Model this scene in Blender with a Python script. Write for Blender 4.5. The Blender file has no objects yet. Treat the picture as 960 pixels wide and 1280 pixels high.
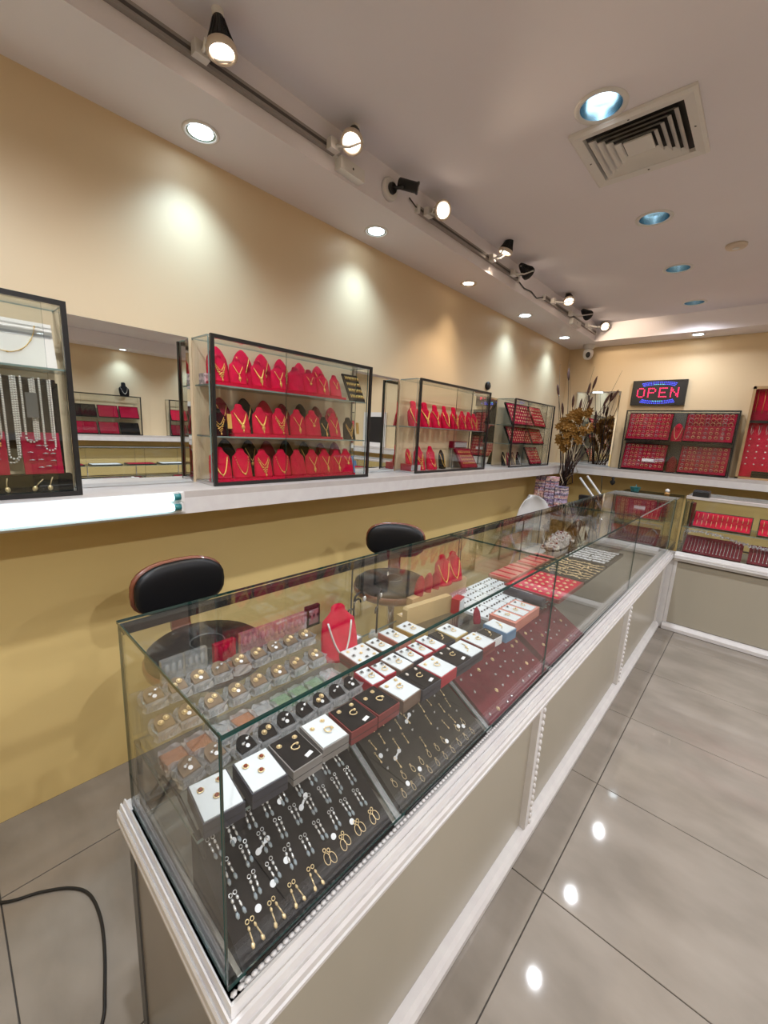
import bpy, math, random
from mathutils import Matrix, Vector, Euler
random.seed(7)
PI = math.pi
SC = bpy.context.scene
COL = SC.collection

# ------------------------------------------------------------------ camera
# solved from the vanishing points of the photograph (960 x 1280)
PX, PY, FPX, CAMH = 480.0, 640.0, 513.914, 1.45
def _unit(v):
    v = Vector(v); v.normalize(); return v
AY = _unit((956.5-PX, 564.0-PY, FPX))
AX = -_unit((-95.0-PX, 510.0-PY, FPX))
AZ = AX.cross(AY); AZ.normalize()
if AZ.y > 0: AZ = -AZ
CAM = Vector((0, 0, CAMH))
right = Vector((AX.x, AY.x, AZ.x)); down = Vector((AX.y, AY.y, AZ.y)); fwd = Vector((AX.z, AY.z, AZ.z))
cam_d = bpy.data.cameras.new('camera'); cam = bpy.data.objects.new('camera', cam_d); COL.objects.link(cam)
mw = Matrix((( right.x, -down.x, -fwd.x, 0), (right.y, -down.y, -fwd.y, 0), (right.z, -down.z, -fwd.z, CAMH), (0, 0, 0, 1)))
cam.matrix_world = mw
cam_d.sensor_fit = 'HORIZONTAL'; cam_d.sensor_width = 36.0; cam_d.lens = FPX/960*36.0
cam_d.clip_start = 0.02; cam_d.clip_end = 60
SC.camera = cam
def ray(px, py):
    a = px-PX; b = py-PY
    return Vector((AX.x*a+AX.y*b+AX.z*FPX, AY.x*a+AY.y*b+AY.z*FPX, AZ.x*a+AZ.y*b+AZ.z*FPX))
def onz(px, py, z): r = ray(px, py); return CAM+r*((z-CAMH)/r.z)
def onx(px, py, x): r = ray(px, py); return CAM+r*(x/r.x)
def ony(px, py, y): r = ray(px, py); return CAM+r*(y/r.y)

# ------------------------------------------------------------------ world, exposure
w = bpy.data.worlds.new('world'); SC.world = w; w.use_nodes = True
w.node_tree.nodes['Background'].inputs[0].default_value = (0.9, 0.93, 1, 1)
w.node_tree.nodes['Background'].inputs[1].default_value = 0.0
SC.view_settings.view_transform = 'Standard'; SC.view_settings.look = 'None'
SC.view_settings.exposure = 0.42; SC.view_settings.gamma = 1.0; SC.view_settings.use_curve_mapping = False
SC.cycles.max_bounces = 14; SC.cycles.diffuse_bounces = 5; SC.cycles.glossy_bounces = 6
SC.cycles.transparent_max_bounces = 40; SC.cycles.caustics_reflective = False; SC.cycles.caustics_refractive = False
SC.cycles.sample_clamp_indirect = 4.0
LP_COOL, LP_WARM, LP_MAIN, LP_TRACK = 16.0, 8.0, 18.0, 12.0
LP_FAR = 62.0      # lights over the open shop floor
C_COOL = (0.55, 0.79, 1.0); C_WARM = (1.0, 0.78, 0.55); C_MAIN = (0.93, 0.95, 1.0)

# ------------------------------------------------------------------ materials
MAT = {}
def mat(name, col, rough=0.6, metal=0.0, spec=0.5, emit=None, es=1.0, coat=0.0, sheen=0.0):
    m = bpy.data.materials.new(name); m.use_nodes = True
    b = m.node_tree.nodes['Principled BSDF']
    b.inputs['Base Color'].default_value = (*col, 1); b.inputs['Roughness'].default_value = rough
    b.inputs['Metallic'].default_value = metal; b.inputs['Specular IOR Level'].default_value = spec
    b.inputs['Coat Weight'].default_value = coat; b.inputs['Sheen Weight'].default_value = sheen
    if emit: b.inputs['Emission Color'].default_value = (*emit, 1); b.inputs['Emission Strength'].default_value = es
    MAT[name] = m; return m
def noise_mat(name, c1, c2, scale=6, rough=0.5, detail=4, bump=0.0, bscale=None, stretch=(1, 1, 1), spec=0.5, coat=0.0, lo=0.35, hi=0.65, sheen=0):
    m = mat(name, c1, rough, spec=spec, coat=coat, sheen=sheen); nt = m.node_tree; b = nt.nodes['Principled BSDF']
    tc = nt.nodes.new('ShaderNodeTexCoord'); mp = nt.nodes.new('ShaderNodeMapping'); mp.inputs['Scale'].default_value = stretch
    geo = nt.nodes.new('ShaderNodeNewGeometry')
    n = nt.nodes.new('ShaderNodeTexNoise'); n.inputs['Scale'].default_value = scale; n.inputs['Detail'].default_value = detail
    r = nt.nodes.new('ShaderNodeValToRGB'); r.color_ramp.elements[0].position = lo; r.color_ramp.elements[1].position = hi
    r.color_ramp.elements[0].color = (*c1, 1); r.color_ramp.elements[1].color = (*c2, 1)
    nt.links.new(geo.outputs['Position'], mp.inputs['Vector']); nt.links.new(mp.outputs[0], n.inputs['Vector'])
    nt.links.new(n.outputs['Fac'], r.inputs[0]); nt.links.new(r.outputs[0], b.inputs['Base Color'])
    if bump:
        n2 = nt.nodes.new('ShaderNodeTexNoise'); n2.inputs['Scale'].default_value = bscale or scale*8; n2.inputs['Detail'].default_value = 3
        bp = nt.nodes.new('ShaderNodeBump'); bp.inputs['Strength'].default_value = bump; bp.inputs['Distance'].default_value = 0.002
        nt.links.new(geo.outputs['Position'], n2.inputs['Vector']); nt.links.new(n2.outputs['Fac'], bp.inputs['Height']); nt.links.new(bp.outputs[0], b.inputs['Normal'])
    return m
def glass_mat(name, tint, ior=1.45, base=0.0, diff=0.0, dcol=(1, 1, 1), rough=0.0):
    m = bpy.data.materials.new(name); m.use_nodes = True; nt = m.node_tree; nt.nodes.clear()
    out = nt.nodes.new('ShaderNodeOutputMaterial'); tr = nt.nodes.new('ShaderNodeBsdfTransparent'); tr.inputs[0].default_value = (*tint, 1)
    gl = nt.nodes.new('ShaderNodeBsdfGlossy'); gl.inputs['Roughness'].default_value = rough
    fr = nt.nodes.new('ShaderNodeFresnel')
    ge = nt.nodes.new('ShaderNodeNewGeometry'); io = nt.nodes.new('ShaderNodeMix'); io.data_type = 'FLOAT'
    io.inputs[2].default_value = ior; io.inputs[3].default_value = 1/ior       # same reflectance from either side of a face
    nt.links.new(ge.outputs['Backfacing'], io.inputs[0]); nt.links.new(io.outputs[0], fr.inputs['IOR'])
    ad = nt.nodes.new('ShaderNodeMath'); ad.operation = 'ADD'; ad.inputs[1].default_value = base; ad.use_clamp = True
    mx = nt.nodes.new('ShaderNodeMixShader'); nt.links.new(fr.outputs[0], ad.inputs[0]); nt.links.new(ad.outputs[0], mx.inputs[0])
    src = tr
    if diff:
        df = nt.nodes.new('ShaderNodeBsdfDiffuse'); df.inputs[0].default_value = (*dcol, 1)
        m2 = nt.nodes.new('ShaderNodeMixShader'); m2.inputs[0].default_value = diff
        nt.links.new(tr.outputs[0], m2.inputs[1]); nt.links.new(df.outputs[0], m2.inputs[2]); src = m2
    nt.links.new(src.outputs[0], mx.inputs[1]); nt.links.new(gl.outputs[0], mx.inputs[2]); nt.links.new(mx.outputs[0], out.inputs[0])
    MAT[name] = m; return m
def emis(name, col, s):
    return mat(name, (0.02, 0.02, 0.02), 0.5, emit=col, es=s)

noise_mat('cream', (0.72, 0.565, 0.36), (0.75, 0.59, 0.38), 1.2, 0.5, bump=0.03, bscale=60)
noise_mat('mustard', (0.71, 0.53, 0.215), (0.74, 0.555, 0.235), 1.5, 0.42, bump=0.03, bscale=60)
noise_mat('ceil', (0.80, 0.765, 0.81), (0.83, 0.795, 0.84), 1.5, 0.7)
noise_mat('tile', (0.23, 0.20, 0.165), (0.33, 0.29, 0.245), 3.2, 0.055, detail=8, stretch=(1, 1.8, 1), lo=0.3, hi=0.75, spec=0.35)
mat('grout', (0.07, 0.06, 0.05), 0.8)
noise_mat('white_trim', (0.66, 0.63, 0.62), (0.70, 0.68, 0.66), 20, 0.35)
noise_mat('shelf_grey', (0.50, 0.46, 0.44), (0.55, 0.51, 0.48), 14, 0.3)
noise_mat('panel', (0.36, 0.325, 0.255), (0.385, 0.345, 0.27), 3, 0.28, stretch=(1, 1, .2))
noise_mat('end_panel', (0.25, 0.225, 0.20), (0.28, 0.25, 0.22), 3, 0.3)
noise_mat('deck', (0.27, 0.245, 0.20), (0.30, 0.27, 0.22), 9, 0.35)
mat('frame_black', (0.012, 0.011, 0.011), 0.35)
mat('frame_grey', (0.10, 0.10, 0.10), 0.4)
glass_mat('glass', (0.975, 0.985, 0.98), 1.42)
mat('glass_edge', (0.012, 0.05, 0.042), 0.12)
mat('glass_edge_pale', (0.22, 0.30, 0.28), 0.12)
mat('mirror', (0.86, 0.88, 0.87), 0.0, metal=1.0)
noise_mat('red_velvet', (0.50, 0.001, 0.034), (0.62, 0.002, 0.046), 40, 0.8, spec=0.15)
noise_mat('darkred_velvet', (0.19, 0.005, 0.022), (0.25, 0.008, 0.03), 40, 0.8, spec=0.15)
noise_mat('burgundy', (0.115, 0.008, 0.016), (0.15, 0.012, 0.022), 40, 0.7, spec=0.2)
noise_mat('wine_velvet', (0.30, 0.003, 0.028), (0.37, 0.005, 0.036), 40, 0.75, spec=0.15)
noise_mat('black_velvet', (0.006, 0.005, 0.005), (0.011, 0.009, 0.009), 40, 0.8, spec=0.12)
noise_mat('charcoal_velvet', (0.018, 0.015, 0.011), (0.03, 0.026, 0.018), 40, 0.7, spec=0.2)
noise_mat('brown_velvet', (0.13, 0.085, 0.05), (0.18, 0.12, 0.075), 50, 0.8)
mat('gold', (0.86, 0.52, 0.14), 0.32, metal=0.55)
mat('gold_pale', (0.92, 0.70, 0.38), 0.28, metal=0.5)
mat('silver', (0.88, 0.88, 0.88), 0.22, metal=0.6)
mat('gem', (0.55, 0.66, 0.75), 0.05, metal=0.6)
mat('gem_red', (0.25, 0.05, 0.02), 0.08)
mat('pearl', (0.72, 0.66, 0.60), 0.25, coat=0.3)
mat('white_pad', (0.66, 0.70, 0.72), 0.75)
mat('white_paper', (0.80, 0.80, 0.82), 0.6)
mat('cream_card', (0.78, 0.70, 0.62), 0.6)
glass_mat('acrylic', (0.94, 0.96, 0.96), 1.5, 0.10, 0.20, (0.88, 0.90, 0.93), 0.03)
glass_mat('acrylic_clear', (0.96, 0.97, 0.97), 1.5, 0.03, 0.05, (0.9, 0.92, 0.94), 0.03)
glass_mat('crinkle', (0.95, 0.96, 0.97), 1.5, 0.22, 0.42, (0.96, 0.96, 0.98), 0.02)
glass_mat('acrylic_pink', (0.97, 0.80, 0.83), 1.5, 0.14, 0.28, (0.85, 0.48, 0.54), 0.03)
glass_mat('acrylic_green', (0.75, 0.88, 0.74), 1.5, 0.12, 0.32, (0.42, 0.62, 0.42), 0.05)
glass_mat('acrylic_orange', (0.92, 0.76, 0.66), 1.5, 0.12, 0.32, (0.78, 0.38, 0.22), 0.05)
mat('chrome', (0.75, 0.75, 0.76), 0.12, metal=1.0)
mat('black_plastic', (0.012, 0.012, 0.013), 0.4)
mat('black_leather', (0.006, 0.006, 0.007), 0.38, spec=0.35)
noise_mat('cherry', (0.13, 0.035, 0.016), (0.19, 0.055, 0.025), 9, 0.3, stretch=(1, 1, 6), coat=0.3)
mat('white_plastic', (0.74, 0.72, 0.70), 0.4)
mat('cream_plastic', (0.66, 0.56, 0.46), 0.4)
mat('grey_metal', (0.34, 0.31, 0.29), 0.4, metal=0.4)
mat('dark_metal', (0.10, 0.09, 0.085), 0.35, metal=0.6)
mat('teal', (0.02, 0.16, 0.17), 0.4)
mat('beige_box', (0.52, 0.39, 0.20), 0.5)
mat('blue_box', (0.12, 0.24, 0.40), 0.5)
mat('salmon_box', (0.56, 0.20, 0.15), 0.5)
mat('redbrown_box', (0.20, 0.025, 0.025), 0.5)
mat('red_box', (0.40, 0.012, 0.03), 0.45)
mat('brown_box', (0.16, 0.10, 0.07), 0.5)
mat('darkgrey_box', (0.03, 0.03, 0.045), 0.5)
mat('greyside_box', (0.22, 0.20, 0.19), 0.5)
mat('yellow_box', (0.50, 0.36, 0.12), 0.5)
mat('stem', (0.035, 0.016, 0.012), 0.8)
mat('plume', (0.075, 0.030, 0.020), 0.95)
mat('ochre', (0.27, 0.13, 0.018), 0.75)
mat('straw', (0.55, 0.46, 0.33), 0.7)
mat('plush', (0.62, 0.58, 0.54), 0.9)
mat('tortoise', (0.10, 0.05, 0.02), 0.25)
mat('blue_cloth', (0.10, 0.22, 0.42), 0.7)
mat('yellow_paper', (0.62, 0.50, 0.16), 0.7)
mat('purple_paper', (0.16, 0.07, 0.20), 0.7)
mat('orange_foil', (0.55, 0.30, 0.10), 0.35)
mat('wood_strip', (0.45, 0.29, 0.14), 0.5)
mat('foil', (0.85, 0.86, 0.90), 0.25, metal=0.5)
for i, c in enumerate([(0.42, 0.22, 0.25), (0.20, 0.15, 0.27), (0.45, 0.36, 0.38), (0.26, 0.10, 0.10), (0.13, 0.12, 0.17), (0.50, 0.33, 0.30), (0.36, 0.30, 0.42)]):
    noise_mat('gift%d' % i, c, tuple(min(1, x*2.0+0.05) for x in c), 70, 0.5, lo=0.45, hi=0.55)
emis('led_red', (1.0, 0.015, 0.10), 2.2); emis('led_blue', (0.06, 0.09, 1.0), 2.6); emis('led_cyan', (0.15, 0.75, 1.0), 2.2)
emis('tube_lit', (0.62, 0.92, 1.0), 3.0)
emis('lamp_cool', (0.80, 0.93, 1.0), 12.0); emis('lamp_main', (0.70, 0.89, 1.0), 3.2); emis('lamp_warm', (1.0, 0.80, 0.62), 5.0)
mat('reflector', (0.45, 0.62, 0.72), 0.22, metal=1.0)
mat('reflector_dark', (0.20, 0.17, 0.15), 0.2, metal=1.0)

# ------------------------------------------------------------------ mesh builder
class MB:
    def __init__(s): s.v = []; s.f = []; s.m = []; s.sm = []
    def add(s, vs, fs, mi=0, smooth=False, M=None):
        o = len(s.v)
        s.v += [tuple(M @ Vector(p)) for p in vs] if M is not None else [tuple(p) for p in vs]
        for f in fs: s.f.append([o+i for i in f]); s.m.append(mi); s.sm.append(smooth)
        return s
    def box(s, c, d, mi=0, M=None, face_m=None):
        x, y, z = c; a, b, e = d[0]/2, d[1]/2, d[2]/2
        vs = [(x+i*a, y+j*b, z+k*e) for k in (-1, 1) for j in (-1, 1) for i in (-1, 1)]
        fs = [(0, 2, 3, 1), (4, 5, 7, 6), (0, 1, 5, 4), (2, 6, 7, 3), (0, 4, 6, 2), (1, 3, 7, 5)]
        o = len(s.v); s.add(vs, fs, mi, False, M)
        if face_m: s.m[-6:] = face_m
        return s
    def lathe(s, prof, n=16, mi=0, M=None, smooth=True, cap=True, mis=None):
        vs = [(r*math.cos(2*PI*k/n), r*math.sin(2*PI*k/n), z) for r, z in prof for k in range(n)]
        for j in range(len(prof)-1):
            fs = [(j*n+k, j*n+(k+1) % n, (j+1)*n+(k+1) % n, (j+1)*n+k) for k in range(n)]
            if j == 0: o = len(s.v); s.add(vs, [], 0, False, M)
            for f in fs: s.f.append([o+i for i in f]); s.m.append(mis[j] if mis else mi); s.sm.append(smooth)
        if cap:
            L = (len(prof)-1)*n
            s.f.append([o+k for k in range(n)][::-1]); s.m.append(mis[0] if mis else mi); s.sm.append(False)
            s.f.append([o+L+k for k in range(n)]); s.m.append(mis[-1] if mis else mi); s.sm.append(False)
        return s
    def sphere(s, c, r, nu=10, nv=6, mi=0, M=None):
        if not hasattr(r, '__len__'): r = (r, r, r)
        T = Matrix.Translation(c) @ Matrix.Diagonal((r[0], r[1], r[2], 1))
        if M is not None: T = M @ T
        prof = [(max(0.001, math.sin(PI*j/nv)), -math.cos(PI*j/nv)) for j in range(nv+1)]
        return s.lathe(prof, nu, mi, T)
    def tube(s, pts, r, n=6, mi=0, M=None, closed=False, cap=True):
        P = [Vector(p) for p in pts]; N = len(P)
        vs = []; up = Vector((0.02, 0.05, 1))
        for i, p in enumerate(P):
            if closed: t = P[(i+1) % N]-P[i-1]
            else: t = P[min(i+1, N-1)]-P[max(i-1, 0)]
            if t.length < 1e-9: t = Vector((1, 0, 0))
            t.normalize(); a = t.cross(up)
            if a.length < 0.05: a = t.cross(Vector((1, 0, 0)))
            a.normalize(); b = t.cross(a)
            rr = r[i] if hasattr(r, '__len__') else r
            vs += [p+a*(rr*math.cos(2*PI*k/n))+b*(rr*math.sin(2*PI*k/n)) for k in range(n)]
        fs = [(i*n+k, ((i+1) % N)*n+k, ((i+1) % N)*n+(k+1) % n, i*n+(k+1) % n) for i in range(N if closed else N-1) for k in range(n)]
        s.add(vs, fs, mi, True, M)
        if cap and not closed:
            o = len(s.v)-N*n
            s.f.append([o+k for k in range(n)]); s.m.append(mi); s.sm.append(False)
            s.f.append([o+(N-1)*n+k for k in range(n)][::-1]); s.m.append(mi); s.sm.append(False)
        return s
    def torus(s, c, R, r, nu=14, nv=5, mi=0, M=None, axis='Z', ell=1.0):
        pts = []
        for k in range(nu):
            a = 2*PI*k/nu; u, v = R*math.cos(a), R*ell*math.sin(a)
            pts.append(Vector(c)+Vector({'Z': (u, v, 0), 'Y': (u, 0, v), 'X': (0, u, v)}[axis]))
        return s.tube(pts, r, nv, mi, M, closed=True)
    def prism(s, poly, h0, h1, mi=0, M=None, smooth=False, top_m=None):
        n = len(poly)
        s.add([(x, y, h0) for x, y in poly]+[(x, y, h1) for x, y in poly], [(k, (k+1) % n, n+(k+1) % n, n+k) for k in range(n)], mi, smooth, M)
        o = len(s.v)-2*n
        s.f.append([o+k for k in range(n)][::-1]); s.m.append(mi); s.sm.append(False)
        s.f.append([o+n+k for k in range(n)]); s.m.append(mi if top_m is None else top_m); s.sm.append(False)
        return s
    def loft(s, rings, mi=0, M=None, smooth=True, cap=True):
        n = len(rings[0]); vs = [p for r in rings for p in r]
        s.add(vs, [(j*n+k, j*n+(k+1) % n, (j+1)*n+(k+1) % n, (j+1)*n+k) for j in range(len(rings)-1) for k in range(n)], mi, smooth, M)
        if cap:
            o = len(s.v)-len(vs); L = (len(rings)-1)*n
            s.f.append([o+k for k in range(n)][::-1]); s.m.append(mi); s.sm.append(False)
            s.f.append([o+L+k for k in range(n)]); s.m.append(mi); s.sm.append(smooth)
        return s
    def mesh(s, name, mats):
        me = bpy.data.meshes.new(name); me.from_pydata(s.v, [], s.f)
        for q in mats: me.materials.append(MAT[q])
        me.polygons.foreach_set('material_index', s.m); me.polygons.foreach_set('use_smooth', s.sm); me.update()
        return me
    def build(s, name, mats, parent=None, M=None):
        if isinstance(mats, str): mats = [mats]
        return put(name, s.mesh(name, mats), parent, M)
def put(name, me, parent=None, M=None):
    o = bpy.data.objects.new(name, me); COL.objects.link(o)
    if parent is not None: o.parent = parent
    if M is not None: o.matrix_basis = M if isinstance(M, Matrix) else Matrix.Translation(M)
    return o
def tag(o, label, cat, group=None):
    o['label'] = label; o['category'] = cat
    if group: o['group'] = group
    return o
def thing(name, label, cat, M=None, group=None):
    return tag(put(name, None, None, M), label, cat, group)
def struct(o): o['kind'] = 'structure'; return o
def stuff(o): o['kind'] = 'stuff'; return o
def T(x, y, z): return Matrix.Translation((x, y, z))
def RZ(a): return Matrix.Rotation(math.radians(a), 4, 'Z')
def RX(a): return Matrix.Rotation(math.radians(a), 4, 'X')
def RY(a): return Matrix.Rotation(math.radians(a), 4, 'Y')
def S(k): return Matrix.Diagonal((k, k, k, 1))
def S3(a, b, c): return Matrix.Diagonal((a, b, c, 1))
def frame(o, u, v):
    u = _unit(u); v = _unit(v); n = u.cross(v)
    return Matrix(((u.x, v.x, n.x, o[0]), (u.y, v.y, n.y, o[1]), (u.z, v.z, n.z, o[2]), (0, 0, 0, 1)))
def aim(o, d):
    """local +Z towards d"""
    return Matrix.Translation(o) @ Vector(d).to_track_quat('Z', 'Y').to_matrix().to_4x4()
def bx(name, m, parent, c, d, M=None): return MB().box(c, d).build(name, m, parent, M)
def pane(name, parent, c, d, edge='glass_edge'):
    k = min(range(3), key=lambda i: d[i])
    fm = {2: [0, 0, 1, 1, 1, 1], 1: [1, 1, 0, 0, 1, 1], 0: [1, 1, 1, 1, 0, 0]}[k]
    return MB().box(c, d, face_m=fm).build(name, ['glass', edge], parent)
def spot(name, loc, d, power, col, size=100, blend=0.8, r=0.03, parent=None):
    l = bpy.data.lights.new(name, 'SPOT'); l.energy = power; l.color = col; l.spot_size = math.radians(size); l.spot_blend = blend; l.shadow_soft_size = r
    o = bpy.data.objects.new(name, l); COL.objects.link(o)
    o.matrix_world = Matrix.Translation(loc) @ Vector(d).to_track_quat('-Z', 'Y').to_matrix().to_4x4()
    return o

# ------------------------------------------------------------------ room shell
XL, XR, YB, YF, ZS, ZC = -1.80, 3.90, 4.97, -1.60, 2.455, 2.62
XSF, YSF = -1.46, 4.68            # soffit faces
ZSP = 1.165                       # where the lower paint ends
def wall(name, c, d):
    k = 1 if d[0] > d[1] else 0
    b = MB()
    b.box((c[0], c[1], ZSP/2), (d[0], d[1], ZSP), 1)
    b.box((c[0], c[1], (ZSP+ZC)/2), (d[0], d[1], ZC-ZSP), 0)
    return struct(b.build(name, ['cream', 'mustard']))
wall('wall_left', (XL-0.05, (YB+YF)/2, 0), (0.1, YB-YF+0.2, 0))
wall('wall_back', ((XL+XR)/2, YB+0.05, 0), (XR-XL, 0.1, 0))
wall('wall_right', (XR+0.05, (YB+YF)/2, 0), (0.1, YB-YF+0.2, 0))
wall('wall_front', ((XL+XR)/2, YF-0.05, 0), (XR-XL, 0.1, 0))
floor = struct(MB().box(((XL+XR)/2, (YB+YF)/2, -0.055), (XR-XL, YB-YF, 0.10)).build('floor', 'grout'))
TX, TY, GR = 0.5935, 0.601, 0.0035
xs = [-0.296+TX*k for k in range(-3, 8)]; ys = [-0.004+TY*k for k in range(-3, 9)]
cache = {}
for i in range(len(xs)-1):
    for j in range(len(ys)-1):
        x0, x1, y0, y1 = max(xs[i]+GR/2, XL), min(xs[i+1]-GR/2, XR), max(ys[j]+GR/2, YF), min(ys[j+1]-GR/2, YB)
        if x1-x0 < 0.02 or y1-y0 < 0.02: continue
        key = (round(x1-x0, 4), round(y1-y0, 4))
        if key not in cache:
            b = MB(); a, e, q = key[0], key[1], 0.001
            b.loft([[(q*0, 0, -0.005), (a, 0, -0.005), (a, e, -0.005), (0, e, -0.005)], [(0, 0, -q), (a, 0, -q), (a, e, -q), (0, e, -q)], [(q, q, 0), (a-q, q, 0), (a-q, e-q, 0), (q, e-q, 0)]], smooth=False)
            cache[key] = b.mesh('tile', ['tile'])
        put('tile', cache[key], floor, T(x0, y0, 0))
MAIN_L = [(-.632, y_) for y_ in (1.74, 2.70, 3.515, 4.38)]+[(1.0, .9), (1.0, 2.7), (2.4, .9), (2.4, 2.7), (1.0, -.7), (-.63, .2), (2.4, 4.2), (1.0, 4.2)]
RCAN = .070
def ceiling_mesh():
    a = MB().box(((XL+XR)/2, (YB+YF)/2, ZC+0.06), (XR-XL+0.2, YB-YF+0.2, 0.12)).build('ceiling', 'ceil')
    c = MB()
    for x, y in MAIN_L: c.lathe([(RCAN, -.05), (RCAN, .095)], 32, M=T(x, y, ZC), smooth=False)
    c = c.build('cutter', 'ceil')
    md = a.modifiers.new('cut', 'BOOLEAN'); md.operation = 'DIFFERENCE'; md.object = c; md.solver = 'EXACT'
    bpy.context.view_layer.update()
    me = bpy.data.meshes.new_from_object(a.evaluated_get(bpy.context.evaluated_depsgraph_get()))
    a.modifiers.clear(); a.data = me; bpy.data.objects.remove(c)
    return a
struct(ceiling_mesh())
struct(MB().box(((XL+XSF)/2, (YF+YB)/2, (ZS+ZC)/2), (XSF-XL, YB-YF, ZC-ZS)).build('trim_1', 'ceil'))
struct(MB().box(((XSF+XR-0.34)/2, (YSF+YB)/2, (ZS+ZC)/2), (XR-0.34-XSF, YB-YSF, ZC-ZS)).build('trim_2', 'ceil'))
struct(MB().box((XR-0.17, (YF+YB)/2, (ZS+ZC)/2), (0.34, YB-YF, ZC-ZS)).build('trim_3', 'ceil'))

# ------------------------------------------------------------------ wall shelves (continuous ledges)
ZSH = 1.196
def ledge(name, label, c, d):
    t = thing(name, label, 'shelf', T(c[0], c[1], 0))
    b = MB().box((0, 0, ZSH-0.012), (d[0], d[1], 0.024)); b.build('board', 'shelf_grey', t)
    return t
t = ledge('wall_shelf', 'long white ledge along the yellow side wall carrying glass cases', ((XL-1.555)/2, (YF+YB-0.225)/2, 0), (XL*-1-1.555, YB-0.225-YF, 0))
MB().box((0.1225-0.008, 0, ZSH-0.054), (0.016, YB-0.225-YF, 0.06)).build('fascia', 'white_trim', t)
t = ledge('wall_shelf', 'white ledge along the back wall below the lit sign', ((XL+XR-0.245)/2, YB-0.1125, 0), (XR-0.245-XL, 0.225, 0))
MB().box((0, -0.1125+0.008, ZSH-0.054), (XR-0.245-XL-0.5, 0.016, 0.06)).build('fascia', 'white_trim', t)
t = ledge('wall_shelf', 'white ledge along the far wall seen only in the mirror', ((XR-0.12), (YF+YB)/2, 0), (0.24, YB-YF, 0))
MB().box((-0.12+0.008, 0, ZSH-0.054), (0.016, YB-YF, 0.06)).build('fascia', 'white_trim', t)

# ------------------------------------------------------------------ mirrors
def mirror(label, M, L, z0, z1, rim='chrome'):
    t = thing('wall_mirror', label, 'mirror', M)
    MB().box((L/2, 0.006, (z0+z1)/2), (L, 0.012, z1-z0)).build('backing', 'frame_grey', t)
    g = MB(); q = 0.014; y0, y1 = 0.0, -0.004
    g.loft([[(0, y0, z0), (L, y0, z0), (L, y0, z1), (0, y0, z1)], [(q, y1, z0+q), (L-q, y1, z0+q), (L-q, y1, z1-q), (q, y1, z1-q)]], smooth=False)
    g.build('mirror_glass', 'mirror', t)
    return t
RW = RZ(90)
mirror('wide wall mirror beside the case with pearl strands', T(XL+0.014, 0.335, 0) @ RW, 0.415, ZSH+0.001, 1.782)
mirror('narrow wall mirror between the two cases with red busts', T(XL+0.014, 1.665, 0) @ RW, 0.395, ZSH+0.001, 1.782)
mirror('narrow wall mirror beneath the round black wall disc', T(XL+0.014, 2.975, 0) @ RW, 0.41, ZSH+0.001, 1.782)
mirror('square wall mirror behind the dried flower stems', T(-1.655, YB-0.014, 0), 0.44, ZSH+0.001, 1.99)

# ------------------------------------------------------------------ wall cases
WD = 0.168
def wall_case(name, label, M, L, shelves, z1=1.785, fr=0.014, fm='frame_black', mid=None, group=None, D=WD, back=True):
    """local: x along the case, y from the front (0) to the wall (D)"""
    t = thing(name, label, 'display case', M, group)
    z0 = ZSH+0.001; H = z1-z0
    b = MB()
    b.box((L/2, 0, z0+fr/2), (L, 0.012, fr)).box((L/2, 0, z1-fr/2), (L, 0.012, fr))
    b.box((fr/2, 0, (z0+z1)/2), (fr, 0.012, H-2*fr)).box((L-fr/2, 0, (z0+z1)/2), (fr, 0.012, H-2*fr))
    b.build('front_frame', fm, t)
    bx('case_floor', 'shelf_grey', t, (L/2, D/2+0.003, z0+0.004), (L, D-0.008, 0.008))
    if back: bx('back_panel', 'cream' if back is True else back, t, (L/2, D-0.003, (z0+z1)/2), (L, 0.005, H-0.02))
    k = 0.40 if mid is None else mid
    pane('sliding_pane', t, (L*(0.5+k)/2-fr/2, 0.010, (z0+z1)/2), (L*(0.5+k)-fr, 0.004, H-2*fr), 'glass_edge')
    pane('sliding_pane', t, (L-(L*(1-k))/2-fr/2, 0.0165, (z0+z1)/2), (L*(1-k)-fr, 0.004, H-2*fr), 'glass_edge')
    pane('side_pane', t, (0.003, D/2+0.01, (z0+z1)/2+0.004), (0.005, D-0.028, H-0.02), 'glass_edge_pale')
    pane('side_pane', t, (L-0.003, D/2+0.01, (z0+z1)/2+0.004), (0.005, D-0.028, H-0.02), 'glass_edge_pale')
    pane('top_pane', t, (L/2, D/2+0.01, z1-0.003), (L, D-0.028, 0.005), 'glass_edge_pale')
    for z in shelves:
        pane('glass_shelf', t, (L/2, D/2+0.012, z-0.003), (L-0.014, D-0.036, 0.006), 'glass_edge_pale')
    return t
XC = -1.627
LM0 = T(XC, -0.55, 0) @ RW; LM1 = T(XC, 0.765, 0) @ RW; LM2 = T(XC, 2.08, 0) @ RW; LM3 = T(XC, 3.40, 0) @ RW
wall_case('display_case', 'glass wall case holding pearl strands beside the mirror', LM0, 0.872, [1.59], mid=0.45)
wall_case('display_case', 'wide glass wall case with three tiers of red busts', LM1, 0.885, [1.398, 1.602])
wall_case('display_case', 'glass wall case with two tiers of tall red busts', LM2, 0.885, [1.492], mid=0.5)
wall_case('display_case', 'glass wall case of tilted red trays beside dried flowers', LM3, 0.885, [1.402, 1.565], fr=0.009, mid=0.33)
BM = T(-1.092, 4.785, 0)
wall_case('display_case', 'glass wall case of ring trays under the lit sign', BM, 0.885, [], fr=0.010, D=0.172, mid=0.42, back='frame_grey')
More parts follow.
